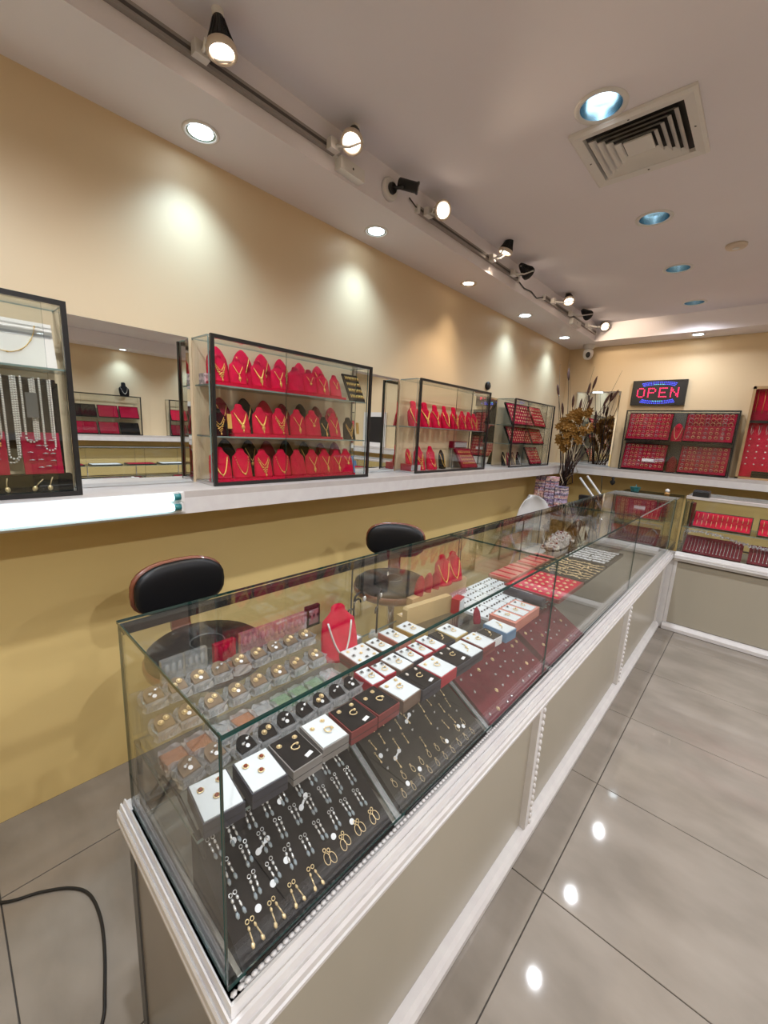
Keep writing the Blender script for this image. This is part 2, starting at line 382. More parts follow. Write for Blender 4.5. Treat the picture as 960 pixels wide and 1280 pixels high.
# right-hand wall, visible in the mirrors
RM = RZ(-90)
RC1 = T(XR-WD-0.005, 2.30, 0) @ RM; RC2 = T(XR-WD-0.005, 3.60, 0) @ RM
wall_case('display_case', 'glass case on the opposite wall with a black bust, seen in the mirror', RC1, 0.885, [1.45])
wall_case('display_case', 'glass case on the opposite wall with orange-red trays, seen in the mirror', RC2, 0.885, [1.45])

# ------------------------------------------------------------------ jewellery display forms
PROF = {
 'bust': [(0, .30, .17), (.04, .31, .17), (.22, .33, .14), (.42, .35, .11), (.55, .33, .09), (.65, .25, .078), (.73, .17, .07), (.82, .145, .066), (.91, .15, .066), (.97, .13, .055), (1.0, .07, .03)],
 'arch': [(0, .32, .15), (.05, .33, .15), (.3, .35, .12), (.52, .34, .10), (.7, .30, .085), (.84, .22, .075), (.94, .13, .06), (1.0, .04, .03)],
 'slab': [(0, .36, .17), (.06, .37, .16), (.3, .37, .12), (.55, .35, .095), (.72, .32, .08), (.80, .22, .075), (.88, .15, .07), (.95, .14, .06), (1.0, .08, .03)],
}
LEAN = 0.20
def interp(pf, z):
    for a, b in zip(pf, pf[1:]):
        if z <= b[0]:
            k = (z-a[0])/(b[0]-a[0]); return a[1]+(b[1]-a[1])*k, a[2]+(b[2]-a[2])*k
    return pf[-1][1:]
def front_pt(kind, x, z, off=0.017):
    w_, d_ = interp(PROF[kind], z); q = min(0.98, abs(x)/w_)
    return Vector((x, LEAN*z-d_*math.sqrt(1-q*q)-off, z))
MESH = {}
def bust_mesh(kind, m):
    if ('b', kind, m) not in MESH:
        rings = [[(w_*math.cos(2*PI*k/14), LEAN*z+d_*math.sin(2*PI*k/14), z) for k in range(14)] for z, w_, d_ in PROF[kind]]
        MESH['b', kind, m] = MB().loft(rings).mesh('necklace_bust', [m])
    return MESH['b', kind, m]
def neck_meshes(kind, var, m):
    key = ('n', kind, var, m)
    if key in MESH: return MESH[key]
    a = MB(); p = MB()
    zt = 0.70 if kind != 'arch' else 0.80
    def path(wd, z0, z1, pw, n=18):
        out = []
        for i in range(n+1):
            u = -1+2*i/n
            z = z1+(z0-z1)*abs(u)**pw
            w_, _ = interp(PROF[kind], z); x = max(-w_*0.96, min(w_*0.96, wd*u))
            out.append(front_pt(kind, x, z))
        return out
    if var == 0:      # V chain with drop pendant
        a.tube(path(.20, zt, .36, 1.1), .015, 5)
        p.sphere(front_pt(kind, 0, .30, .03), (.035, .02, .05), 8, 5).sphere(front_pt(kind, 0, .21, .03), (.06, .025, .075), 8, 5).sphere(front_pt(kind, 0, .12, .025), (.02, .015, .05), 6, 4)
    elif var == 1:    # thick collar
        pts = path(.24, zt, .30, 1.3); n = len(pts)
        a.tube(pts, [.012+.034*(1-abs(2*i/(n-1)-1)**1.2) for i in range(n)], 6)
        p.sphere(front_pt(kind, 0, .22, .035), (.075, .02, .085), 8, 5).sphere(front_pt(kind, 0, .10, .03), (.03, .02, .06), 6, 4)
    elif var == 2:    # bib of links
        a.tube(path(.22, zt, .42, 1.4), .012, 5)
        for j in range(3):
            pts = path(.22-.03*j, zt-.10-.06*j, .32-.08*j, 1.5, 8)
            for q in pts: a.sphere(q, .026, 6, 4)
        p.sphere(front_pt(kind, 0, .08, .03), (.035, .02, .05), 6, 4)
    elif var == 3:    # bead string, deep U
        for q in path(.25, zt, .16, 2.2, 26): a.sphere(q, .020, 6, 4)
        p.sphere(front_pt(kind, 0, .145, .03), .038, 8, 5)
    elif var == 4:    # rope U chain
        a.tube(path(.235, zt, .14, 2.0, 22), .019, 6)
        p.sphere(front_pt(kind, 0, .12, .03), (.03, .02, .03), 6, 4)
    elif var == 5:    # short choker and pair of earrings
        a.tube(path(.17, zt, .46, 1.2), .010, 5)
        p.sphere(front_pt(kind, 0, .40, .025), (.06, .02, .05), 8, 5)
        for s_ in (-1, 1): p.sphere(front_pt(kind, s_*.09, .60, .02), (.018, .012, .04), 6, 4)
    MESH[key] = (a.mesh('chain', [m]), p.mesh('pendant', [m]))
    return MESH[key]
def bust(kind, m, h, M, lab, grp, neck=None, nm='gold', nlab=None, ngrp=None, noun='necklace_bust'):
    tag(put(noun, bust_mesh(kind, m), None, M @ S3(h*{'slab': .99, 'arch': .84, 'bust': 1.02}[kind], h, h)), lab, 'display bust', grp)
    if neck is not None:
        a, p = neck_meshes(kind, neck, nm)
        r = tag(put('necklace', a, None, M @ S3(h*{'slab': .99, 'arch': .84, 'bust': 1.02}[kind], h, h)), nlab, 'necklace', ngrp); put('pendant', p, r)

FR = RZ(0)   # bust front is local -Y, which is a case's front
CD = 0.008
ZB = ZSH+0.0095
def on(M, x, y, z, lift=0.0): return M @ T(x, y, z+lift)
# ---- wide three-tier case
def riser(M, x0, x1, y0, y1, z, h, m, lab):
    o = MB().box(((x0+x1)/2, (y0+y1)/2, h/2), (x1-x0, y1-y0, h)).build('display_riser', m, None, M @ T(0, 0, z)); tag(o, lab, 'riser'); return o
G1 = 'wide glass wall case'
def row(M, z, h, y, items, tier, place, kind):
    for x, m, nv in items:
        cn = {'red_velvet': 'red', 'black_velvet': 'black', 'darkred_velvet': 'dark red', 'wine_velvet': 'wine red'}[m]
        bust(kind, m, h*random.uniform(.96, 1.04), on(M, x, y, z) @ RZ(random.uniform(-7, 7)),
             f'{cn} velvet necklace bust in the {place} row, {tier} tier of the widest wall case', f'{cn} busts, {place} row, {tier} tier',
             nv, 'gold', f'gold necklace on {cn} bust, {place} row, {tier} tier of widest case', f'necklaces on {cn} busts, {place} row, {tier} tier')
R_, K_, D_ = 'red_velvet', 'black_velvet', 'darkred_velvet'
for z, x0, x1, m, tier in ((1.602, 0.02, 0.735, R_, 'top'), (1.398, 0.11, 0.72, R_, 'middle'), (ZB, 0.02, 0.82, R_, 'bottom')):
    riser(LM1, x0, x1, 0.032, 0.088, z, 0.012, m, f'low red velvet riser on the {tier} tier of the widest wall case')
zt, zm, zb = 1.6142, 1.4102, ZB+0.0122
row(LM1, 1.602, 0.165, 0.108, [(.085, R_, None), (.20, R_, 0), (.30, R_, 5), (.40, R_, 2), (.51, R_, 0), (.62, R_, 5)], 'top', 'rear', 'arch')
row(LM1, zt, 0.110, 0.056, [(.065, R_, 2), (.145, R_, 0), (.245, R_, 1), (.345, R_, 0), (.44, R_, None), (.52, R_, 5), (.60, R_, 0), (.685, R_, 5)], 'top', 'front', 'slab')
row(LM1, 1.398, 0.165, 0.110, [(.10, D_, 5), (.21, K_, 0), (.31, R_, None), (.41, D_, 5), (.52, K_, 2), (.62, D_, None), (.72, R_, 0)], 'middle', 'rear', 'arch')
row(LM1, zm, 0.122, 0.058, [(.155, R_, 1), (.255, R_, 1), (.355, R_, 2), (.455, R_, 0), (.545, R_, 5), (.685, R_, 0)], 'middle', 'front', 'slab')
row(LM1, 1.398, 0.115, 0.055, [(.055, K_, 2), (.62, K_, 0), (.79, K_, 2)], 'middle', 'front', 'slab')
row(LM1, ZB, 0.172, 0.112, [(.12, K_, None), (.235, K_, 5), (.33, D_, None), (.44, K_, None), (.55, K_, 0), (.66, D_, 5), (.76, D_, None)], 'bottom', 'rear', 'arch')
row(LM1, zb, 0.130, 0.058, [(.06, R_, 4), (.16, R_, 3), (.265, R_, 2), (.365, R_, 3), (.46, R_, None), (.55, R_, 0), (.635, R_, 0), (.715, R_, 0), (.785, R_, 5)], 'bottom', 'front', 'slab')
# gold bars on the black stands of the middle tier
for x in (.092, .832):
    tag(bx('gold_bracelet', 'gold', None, (0, 0, 0.03), (0.018, 0.004, 0.06), on(LM1, x, 0.036, 1.430) @ RX(-8)), 'flat gold mesh bracelet standing on a black bust in the middle tier', 'bracelet', 'flat gold bracelets')
# black board with gold earrings, top tier
BB = on(LM1, 0.765, 0.040, 1.602) @ RX(62)
o = MB().box((0.055, 0.078, 0.004), (0.112, 0.156, 0.008)).build('earring_board', K_, None, BB); tag(o, 'black board of gold earrings at the end of the top tier', 'display board')
e_ = MB().tube([(0, .010, .002), (.002, 0, .003), (0, -.010, .002)], [.0016, .0032, .0022], 5).mesh('earring', ['gold'])
for j in range(4):
    for i in range(8):
        tag(put('earring', e_, None, BB @ T(0.013+0.012*i+(i//2)*0.0015, 0.024+0.036*j, 0.008)), 'gold drop earring on the black board in the top tier', 'earring', 'gold earrings on the black board in the wall case')
tag(MB().box((0, 0, 0.05), (0.05, 0.006, 0.10)).box((.02, .004, .06), (.05, .004, .03)).build('ribbon_card', 'blue_cloth', None, on(LM1, .845, .085, ZB) @ RX(-12)), 'blue ribbon card in the bottom tier of the widest wall case', 'card')
tag(MB().box((0, 0, 0.022), (.06, .05, .044)).box((0, -.026, .022), (.05, .002, .03), 1).build('photo_box', ['gift2', 'gift0'], None, on(LM1, .045, .115, 1.602)), 'small patterned box at the end of the top tier', 'box')
# ---- two-tier case
def row2(M, z, h, y, items, tier, kind, mcol='red'):
    for x, m, nv, a in items:
        cn = 'black' if m == K_ else 'red'; shp = {'bust': 'slender-necked', 'slab': 'broad', 'arch': 'rounded'}[kind]
        bust(kind, m, h*random.uniform(.96, 1.04), on(M, x, y, z) @ RZ(a), f'{shp} {cn} velvet bust on the {tier} tier of the two-tier wall case', f'{shp} {cn} busts, {tier} tier, two-tier case',
             nv, 'gold', f'gold necklace on a {shp} {cn} bust, {tier} tier of the two-tier wall case', f'necklaces on {shp} {cn} busts, {tier} tier, two-tier case')
row2(LM2, 1.492, 0.160, 0.085, [(.075, R_, 4, -6), (.195, R_, 1, -8), (.315, R_, 0, -4), (.435, R_, 4, 6), (.555, R_, 2, 0)], 'upper', 'bust')
row2(LM2, 1.492, 0.135, 0.085, [(.668, R_, 0, 0), (.765, R_, 0, 3), (.835, R_, 2, -5)], 'upper', 'slab')
row2(LM2, ZB, 0.165, 0.085, [(.16, R_, 2, 0), (.30, R_, 3, 5)], 'lower', 'slab')
row2(LM2, ZB+0.045, 0.10, 0.095, [(.05, R_, 2, 0)], 'lower', 'arch')
row2(LM2, ZB, 0.135, 0.095, [(.445, K_, 4, 4)], 'lower', 'arch')
for x in (.03, .085):
    t = thing('bracelet_box', 'red bracelet box with silver sides standing in the two-tier case', 'box', on(LM2, x, .08 if x > .05 else .088, ZB), 'bracelet boxes in the two-tier case')
    bx('box_body', 'red_box', t, (0, 0, .022), (.034, .09, .044)); bx('silver_side', 'foil', t, (0, -.046, .022), (.03, .002, .036))
def tray(name, label, M, w_, h_, t_=0.012, pad='burgundy', rim='frame_black', group=None, cat='tray', rimw=0.006):
    """local: x width, y up the slope, z normal"""
    t = thing(name, label, cat, M, group)
    tb_ = MB().box((w_/2, h_/2, t_/2), (w_, h_, t_)).build('tray_body', rim, t)
    b = MB(); a = rimw
    b.box((w_/2, a/2, t_+.002), (w_, a, .004)).box((w_/2, h_-a/2, t_+.002), (w_, a, .004)).box((a/2, h_/2, t_+.002), (a, h_-2*a, .004)).box((w_-a/2, h_/2, t_+.002), (a, h_-2*a, .004))
    b.build('rim', rim, tb_)
    bx('pad', pad, t, (w_/2, h_/2, t_+.0012), (w_-2*a, h_-2*a, .0024))
    return t
RINGM = {}
def ring_mesh(m, R=0.010, r=0.0015, gem=True):
    k = (m, R, r, gem)
    if k not in RINGM:
        b = MB().torus((0, 0, R*0.75), R, r, 12, 4, 0, axis='Y')
        if gem: b.sphere((0, 0, R*1.75), (R*.42, R*.35, R*.28), 6, 4, 1)
        RINGM[k] = b.mesh('ring', [m, 'silver' if m == 'gold' else m])
    return RINGM[k]
def grid(M, w_, h_, nx, ny, zt_, fn, mg=0.02, jit=0.0):
    for j in range(ny):
        for i in range(nx):
            x = mg+(w_-2*mg)*(i+.5)/nx+random.uniform(-jit, jit); y = mg+(h_-2*mg)*(j+.5)/ny+random.uniform(-jit, jit)
            fn(M @ T(x, y, zt_), i, j)
def put_tag(name, me, M, lab, cat, grp): return tag(put(name, me, None, M), lab, cat, grp)
# tray and boxed sets in the lower tier of the two-tier case
MT = on(LM2, .60, .030, ZB) @ RX(58)
tray('pendant_tray', 'wine red pendant tray leaning in the two-tier wall case', MT, .22, .165, pad='wine_velvet', rim='darkred_velvet')
pm = MB().sphere((0, 0, .003), (.006, .009, .003), 6, 4).torus((0, .011, .002), .0035, .001, 8, 4).mesh('pendant', ['gold'])
grid(MT, .22, .165, 7, 4, .0144, lambda M, i, j: put_tag('pendant', pm, M @ RZ(random.uniform(-15, 15)), 'gold pendant on the wine red tray in the two-tier case', 'pendant', 'pendants in the two-tier case'))
MT = on(LM2, .60, .115, ZB+.06)
t = thing('gift_box', 'grey lidded gift box on a stand in the two-tier wall case', 'box', on(LM2, .70, .140, ZB), None)
bx('stand', 'acrylic', t, (0, 0, .075), (.16, .035, .15)); bx('box_body', 'darkred_velvet', t, (0, 0, .175), (.19, .04, .05)); bx('box_lid', 'foil', t, (0, -.024, .175), (.17, .006, .04))

# ---- tilted tray case: 2 columns x 3 rows
zz = [ZB, 1.402, 1.565]; hh = [.18, .16, .205]
nm_ = ['lowest', 'middle', 'highest']
brooch = MB().sphere((0, 0, .003), (.0065, .0065, .0035), 7, 4).torus((0, 0, .002), .008, .0011, 10, 4).mesh('brooch', ['gold_pale'])
for j in range(3):
    for i, (x0, w_) in enumerate(((.02, .45), (.49, .27))):
        if j == 0 and i == 0: continue
        M = on(LM3, x0, .028, zz[j]) @ RX(64)
        side = ['mirror side', 'flower side'][i]
        tray('jewellery_tray', f'red tray on the {nm_[j]} tier of the tilted-tray case, {side}', M, w_, hh[j], pad='wine_velvet' if i == 0 else 'red_velvet', rim='black_velvet')
        grid(M, w_, hh[j], 9 if i == 0 else 6, 5, .0144, lambda M, a, b: put_tag('brooch', brooch, M, f'pale gold brooch on the {nm_[j]} red tray, {side} of the tilted-tray case', 'brooch', f'brooches, {nm_[j]} tray, {side}'), mg=.018, jit=.003)
t = thing('price_card', 'blue-grey price card at the flower end of the tilted-tray case', 'card', on(LM3, .835, .10, 1.402) @ RX(-10)); bx('card', 'blue_box', t, (0, 0, .06), (.06, .003, .12)); bx('print', 'white_paper', t, (0, -.002, .06), (.05, .001, .10))
for k, (x, m) in enumerate(((.07, K_), (.16, 'darkred_velvet'), (.26, 'brown_velvet'))):
    cn = ('black', 'dark red', 'brown')[k]
    bust('arch', m, .12, on(LM3, x, .08, ZB), f'{cn} watch pillow on the lowest tier of the tilted-tray case', None, 1, 'gold_pale', f'gold bangle watch on the {cn} pillow in the tilted-tray case', None, 'watch_pillow')
bust('slab', K_, .12, on(LM3, .37, .08, ZB), 'black small bust near the centre of the tilted-tray case', None, 2, 'silver', 'silver bib necklace on the small black bust', None)

# ---- pearl case
def strand(x, zt_, zb_, wd, y, r, m):
    b = MB(); pts = []; H_ = zt_-zb_-wd; step = r*1.95
    n1 = int(H_/step)
    for i in range(n1): pts.append((x-wd, y, zt_-i*step))
    n2 = max(4, int(PI*wd/step))
    for i in range(n2+1): a = PI*i/n2; pts.append((x-wd*math.cos(a), y-.002*math.sin(a), zb_+wd-wd*math.sin(a)))
    for i in range(n1): pts.append((x+wd, y, zb_+wd+(i+1)*step))
    for q, p in enumerate(pts): b.sphere(p, r, 6, 4, 1 if (m == 'gold' and q % 3 == 0) else 0)
    return b
bar = thing('necklace_bar', 'black velvet bar from which the pearl strands hang', 'display bar', LM0)
MB().tube([(.02, .075, 1.548), (.84, .075, 1.548)], .010, 8).build('rod', K_, bar)
for x in (.02, .84): bx('post', K_, bar, (x, .085, (1.548+ZB)/2), (.014, .014, 1.548-ZB))
bx('backboard', K_, bar, (.43, .10, 1.44), (.80, .008, .20))
xs_ = [.865-.062-.044*k for k in range(14)]
for k, x in enumerate(xs_):
    m = 'gold' if k == 3 else 'pearl'
    lab = 'gold and white bead strand hanging among the pearls' if k == 3 else 'strand of white pearls hanging from the black bar'
    for q in range(2):
        o = strand(x+.008*q, 1.556, 1.325+.03*math.sin(k*2.1)+.012*q, .017-.004*q, .062-.006*q, .0036, m).build('pearl_strand', [m, 'stem'], None, LM0); tag(o, lab, 'necklace', 'pearl strands' if k != 3 else 'gold bead strands')
t = thing('price_tag', 'grey price tag hanging on the pearl strands', 'tag', LM0); bx('card', 'frame_grey', t, (.775, .050, 1.475), (.028, .002, .075))
for k in range(6):
    M = on(LM0, .865-.125-.13*k, .045, ZB+.058) @ RX(78)
    tray('ring_board', 'burgundy ring panel under the pearl strands', M, .095, .13, t_=.006, pad='wine_velvet', rim='wine_velvet', group='burgundy ring panels', cat='display board')
    rm = ring_mesh('silver', .0065, .0012)
    grid(M, .095, .13, 4, 5, .0074, lambda M, i, j: put_tag('ring', rm, M, 'silver ring with clear stone on a burgundy panel under the pearls', 'ring', 'silver rings under the pearls') if (i+j) % 3 else None, mg=.012, jit=.003)
o = bx('pendant_stand', K_, None, (.43, .049, .029), (.85, .042, .058), on(LM0, 0, 0, ZB)); tag(o, 'long black velvet step at the foot of the pearl case', 'display stand')
gp = MB().sphere((0, 0, 0), (.007, .004, .009), 7, 5).tube([(0, -.001, .008), (.004, -.002, .022), (.009, -.001, .034)], .0016, 4).mesh('gold_charm', ['gold_pale'])
for k in range(13):
    put_tag('gold_charm', gp, on(LM0, .80-.052*k+random.uniform(-.01, .01), .026, ZB+.016) @ RY(random.uniform(-25, 25)), 'gold charm on the black step below the pearls', 'charm', 'gold charms on the black step')
for k, x in enumerate((.735, .47, .20)):
    M = on(LM0, x, .075, 1.5905) @ RX(72)
    t = thing('necklace_card', 'white square card with a gold station necklace above the pearls', 'card', M @ T(-.115, 0, 0), 'white necklace cards')
    bx('card', 'cream_card', t, (.115, .07, .004), (.23, .145, .008)); bx('slot_strip', 'shelf_grey', t, (.115, .10, .0085), (.22, .012, .001))
    nb = MB(); pts = [(.115+.075*math.sin(a), .128-.092*math.cos(a*1.16), .010) for a in [-1.35+2.7*q/24 for q in range(25)]]
    nb.tube(pts, .0011, 4)
    for q in pts[::4]: nb.sphere(q, .0028, 6, 4)
    tag(nb.build('necklace', 'gold', None, M @ T(-.115, 0, 0)), 'thin gold station necklace on a white card above the pearls', 'necklace', 'necklaces on white cards')

# ---- back wall ring case: shelf, four trays, two busts
def rings_tray(M, nx, ny, w_, h_, big, lab, grp):
    tray('ring_tray', lab, M, w_, h_, pad='wine_velvet', rim='black_velvet', cat='tray')
    for j in range(ny):
        for i in range(nx):
            R = .0165 if (big and j >= ny-3) else .0118
            x = .018+(w_-.036)*(i+.5)/nx; y = .014+(h_-.028)*(j+.5)/ny
            rr = ring_mesh('gold_pale' if (i*7+j*3) % 3 else 'silver', R*random.choice((.9, 1)), .0024, not (big and j >= ny-3))
            put_tag('ring', rr, M @ T(x, y, .0144) @ RX(-50) @ RZ(random.uniform(-10, 10)), 'gold ring in the '+grp, 'ring', 'rings in the '+grp)
t = thing('case_shelf', 'black shelf across the ring case under the lit sign', 'shelf', BM)
bx('board', 'frame_black', t, (.4425, .092, 1.492), (.86, .146, .012))
for q in (.395, .495): bx('upright', 'frame_grey', t, (q-.004 if q < .4425 else q+.004, .16, 1.49), (.006, .004, .55))
rings_tray(on(BM, .018, .024, 1.4985) @ RX(74), 9, 6, .375, .27, False, 'ring tray on the upper shelf of the sign case, mirror side', 'upper tray on the mirror side under the sign')
rings_tray(on(BM, .495, .024, 1.4985) @ RX(74), 8, 6, .372, .27, True, 'ring tray with bangles on the upper shelf of the sign case', 'upper tray of wide bands under the sign')
rings_tray(on(BM, .018, .024, ZB) @ RX(74), 9, 6, .375, .265, False, 'ring tray on the floor of the sign case, mirror side', 'lower tray on the mirror side under the sign')
rings_tray(on(BM, .495, .024, ZB) @ RX(74), 9, 6, .372, .265, False, 'ring tray on the floor of the sign case, far from the mirror', 'lower tray away from the mirror under the sign')
bust('arch', R_, .17, on(BM, .4425, .075, 1.4985), 'red pillow bust on the shelf between the upper ring trays', None, 4, 'gold_pale', 'gold chain on the pillow between the upper ring trays', None)
bust('arch', D_, .15, on(BM, .4425, .075, ZB), 'dark red pillow bust between the lower ring trays', None, None)
tag(bx('price_note', 'white_paper', None, (0, 0, 0), (.10, .001, .03), on(BM, .25, .0065, 1.305)), 'white note stuck on the glass of the ring case', 'note')

# ------------------------------------------------------------------ OPEN sign
SG = T(-1.108, YB-.032, 1.845)
sg = thing('led_sign', 'black LED sign reading OPEN on the back wall', 'sign', SG)
SW, SH = .46, .24
MB().box((SW/2, .016, SH/2), (SW, .030, SH)).build('sign_body', 'black_plastic', sg)
b = MB()
for c, d in (((SW/2, 0, .006), (SW, .008, .012)), ((SW/2, 0, SH-.006), (SW, .008, .012)), ((.006, 0, SH/2), (.012, .008, SH-.024)), ((SW-.006, 0, SH/2), (.012, .008, SH-.024))): b.box(c, d)
b.build('bezel', 'frame_black', sg)
FONT = {'O': ['.###.', '#...#', '#...#', '#...#', '#...#', '#...#', '.###.'], 'P': ['####.', '#...#', '#...#', '####.', '#....', '#....', '#....'],
        'E': ['#####', '#....', '#....', '####.', '#....', '#....', '#####'], 'N': ['#...#', '##..#', '##..#', '#.#.#', '#..##', '#..##', '#...#']}
for k, ch in enumerate('OPEN'):
    b = MB(); pitch = .0145
    for r_, line in enumerate(FONT[ch]):
        for c_, q in enumerate(line):
            if q == '#': b.lathe([(.0056, 0), (.0056, .003), (.002, .005)], 6, 0, T(.052+.095*k+c_*pitch, 0.001, .162-r_*.0135) @ RX(90))
    o = b.build('letter', 'led_red', sg); o['label'] = 'red LED letter ' + ch
b = MB()
for s_ in (1, -1):
    for rr in range(3):
        for q in range(22):
            a = PI*(.16+.68*q/21)
            x, z = SW/2+(.165-.0*rr)*math.cos(a)*(1-.05*rr), SH/2+s_*(.062+.030*math.sin(a)-.012*(rr-1))
            if abs(z-SH/2) > .058: b.lathe([(.0032, 0), (.0032, .002), (.001, .004)], 6, 1 if (7 < q < 14 and rr == 2) else 0, T(x, 0.001, z) @ RX(90))
o = stuff(b.build('oval_leds', ['led_blue', 'led_cyan'], sg)); o['label'] = 'blue and cyan LED dots forming an oval'

# ------------------------------------------------------------------ framed display on the back wall past the ring case
FM = T(-.165, YB-.06, 0)
t = thing('framed_display', 'wood-framed glass display on the back wall with hanging chains', 'display case', FM)
b = MB(); FW, z0, z1 = .78, ZSH+.001, 2.0
for c, d in (((FW/2, .03, z0+.008), (FW, .058, .016)), ((FW/2, .03, z1-.012), (FW, .058, .024)), ((.010, .03, (z0+z1)/2), (.020, .058, z1-z0)), ((FW-.010, .03, (z0+z1)/2), (.020, .058, z1-z0))): b.box(c, d)
b.build('frame', 'wood_strip', t)
bx('back_panel', R_, t, (FW/2, .054, (z0+z1)/2), (FW-.04, .008, z1-z0-.04))
bx('middle_bar', 'frame_black', t, (FW/2, .028, 1.70), (FW-.04, .042, .022))
bx('wine_band', 'wine_velvet', t, (FW/2, .046, 1.755), (FW-.04, .006, .085))
pane('front_pane', t, (FW/2, .006, (z0+z1)/2), (FW-.04, .004, z1-z0-.04))
for k in range(16):
    b = MB().tube([(0, 0, 0), (.004, -.003, -.09), (0, -.004, -.18-.02*math.sin(k))], .0022, 4)
    put_tag('gold_chain', b.mesh('gold_chain', ['gold']), FM @ T(.04+.045*k, .043, 1.968), 'long gold chain hanging at the top of the wood-framed display', 'chain', 'gold chains in the framed display')
for k in range(14):
    b = MB().tube([(-.007, 0, 0), (-.006, -.003, -.06), (0, -.004, -.085), (.006, -.003, -.06), (.007, 0, 0)], .002, 4)
    put_tag('silver_chain', b.mesh('silver_chain', ['silver']), FM @ T(.05+.05*k, .044, 1.672), 'looped silver chain hanging below the bar of the framed display', 'chain', 'silver chains in the framed display')
pm2 = MB().sphere((0, 0, 0), (.006, .003, .006), 6, 4).mesh('pendant', ['silver'])
for j in range(5):
    for k in range(12):
        put_tag('pendant', pm2, FM @ T(.05+.058*k, .0475, 1.55-.055*j), 'small silver pendant pinned on red cloth in the framed display', 'pendant', 'silver pendants in the framed display')
t = thing('ring_roll', 'black ring roll at the bottom of the framed display', 'display stand', FM @ T(.115, .0, z0+.0165)); bx('roll', K_, t, (.09, .030, .028), (.2, .03, .056))
for q in range(2): bx('groove', 'charcoal_velvet', t, (.09, .0145, .016+.024*q), (.19, .002, .006))
# framed dark window further along the back wall (it shows in a mirror)
t = thing('wall_window', 'dark window in a broad white frame on the back wall, seen in the mirror', 'window', T(.95, YB-.03, 0))
b = MB()
for c, d in (((.25, .014, 1.235), (.5, .026, .07)), ((.25, .014, 1.715), (.5, .026, .07)), ((.035, .014, 1.475), (.07, .026, .41)), ((.465, .014, 1.475), (.07, .026, .41))): b.box(c, d)
b.build('frame', 'white_plastic', t); bx('dark_pane', 'black_plastic', t, (.25, .022, 1.475), (.37, .01, .42))
# ------------------------------------------------------------------ objects on the opposite wall (mirror only)
for (M, ms, lab) in ((RC1, ['black_velvet', 'wine_velvet', 'wine_velvet'], 'black-and-red'), (RC2, ['red_velvet', 'red_velvet', 'darkred_velvet'], 'orange-red')):
    for j, z in enumerate((ZB, 1.45)):
        for i in range(3):
            MM = on(M, .03+.28*i, .03, z) @ RX(66)
            tray('jewellery_tray', f'{["low", "high"][j]} jewellery tray in the {lab} case on the opposite wall', MM, .26, .19, pad=ms[(i+j) % 3], rim='black_velvet', group=f'trays of the {lab} opposite case, tier {j+1}')
bust('bust', K_, .2, on(RC1, .2, .07, 1.787), 'black bust standing on the glass case on the opposite wall', None, 3, 'pearl', 'pearl necklace on the black bust at the opposite wall', None)

# ------------------------------------------------------------------ ceiling fittings
def can_light(x, y, z, label, grp=None, power=None):
    t = thing('downlight', label, 'ceiling light', T(x, y, z), grp); r = RCAN
    MB().lathe([(r*.985, .002), (r*.985, -.003), (r*1.10, -.007), (r*1.24, -.004), (r*1.25, -.0005)], 32, cap=False).build('trim_ring', 'white_plastic', t)
    MB().lathe([(r*.98, .0), (r*.95, .035), (r*.80, .07), (r*.45, .088), (r*.05, .090)], 32, cap=False).build('reflector', 'reflector', t)
    b = MB()
    for q in (-1, 1): b.tube([(q*.014, -.034, .050), (q*.014, .030, .050), (q*.006, .036, .050), (q*.004, .030, .05), (q*.004, -.034, .050)], .0062, 8)
    b.build('lamp', 'lamp_main', t)
    MB().lathe([(.016, .012), (.02, 0)], 12, M=T(0, -.048, .052) @ RX(90)).build('lamp_socket', 'white_plastic', t)
    spot('lamp_light', (x, y, z-.012), (0, 0, -1), power or LP_MAIN, C_MAIN, 150, .6, .03)
def downlight(x, y, z, label, lampm, r, power, col, size, grp, deep=0.03, refl='reflector', blend=.7, light=True):
    t = thing('downlight', label, 'ceiling light', T(x, y, z), grp)
    MB().lathe([(r*.99, -.0005), (r*1.0, -.004), (r*.93, -.007), (r*.80, -.005), (r*.78, -.0005)], 28, cap=False).build('trim_ring', 'cream_plastic' if refl == 'reflector_dark' else 'white_plastic', t)
    b = MB().lathe([(r*.80, -.004), (r*.70, -.002), (r*.62, -.0012)], 28, cap=False); b.build('reflector', refl, t)
    b = MB().lathe([(r*.66, -.0008), (r*.66, -.0022), (r*.3, -.0032)], 28, cap=True); b.build('lamp', lampm, t)
    if light:
        l = spot('lamp_light', (x, y, z-.02), (0, 0, -1), power, col, size, 1.0, r*.9)
    return t
SG_ = 'recessed lights in the lowered edge of the ceiling'
for k, y in enumerate((.766, 1.664, 2.562, 3.455, 4.37)):
    if k == 2: downlight(-1.652, y, ZS, 'warm recessed spotlight between cool ones in the ceiling edge', 'lamp_warm', .055, LP_WARM, C_WARM, 90, None, refl='reflector_dark')
    else: downlight(-1.652, y, ZS, ['cool recessed ceiling-edge light over the widest wall case', 'cool recessed ceiling-edge light over the two narrow-mirror cases', '', 'cool recessed ceiling-edge light over the tilted-tray case', 'cool recessed ceiling-edge light next to the dome camera'][k], 'lamp_cool', .062, LP_COOL, C_COOL, 115, None)
downlight(-1.652, -.14, ZS, 'cool recessed ceiling-edge light over the pearl case', 'lamp_cool', .062, LP_COOL, C_COOL, 115, None)
downlight(-.62, 4.80, ZS, 'recessed light in the ceiling edge above the back wall', 'lamp_cool', .058, 3, C_COOL, 110, None)
for k, (y) in enumerate((1.74, 2.70, 3.515, 4.38)):
    can_light(-.632, y, ZC, ['large recessed ceiling light touching the air vent', 'second recessed ceiling light, next beyond the air vent', 'third recessed ceiling light beyond the air vent', 'recessed ceiling light nearest the back wall edge'][k])
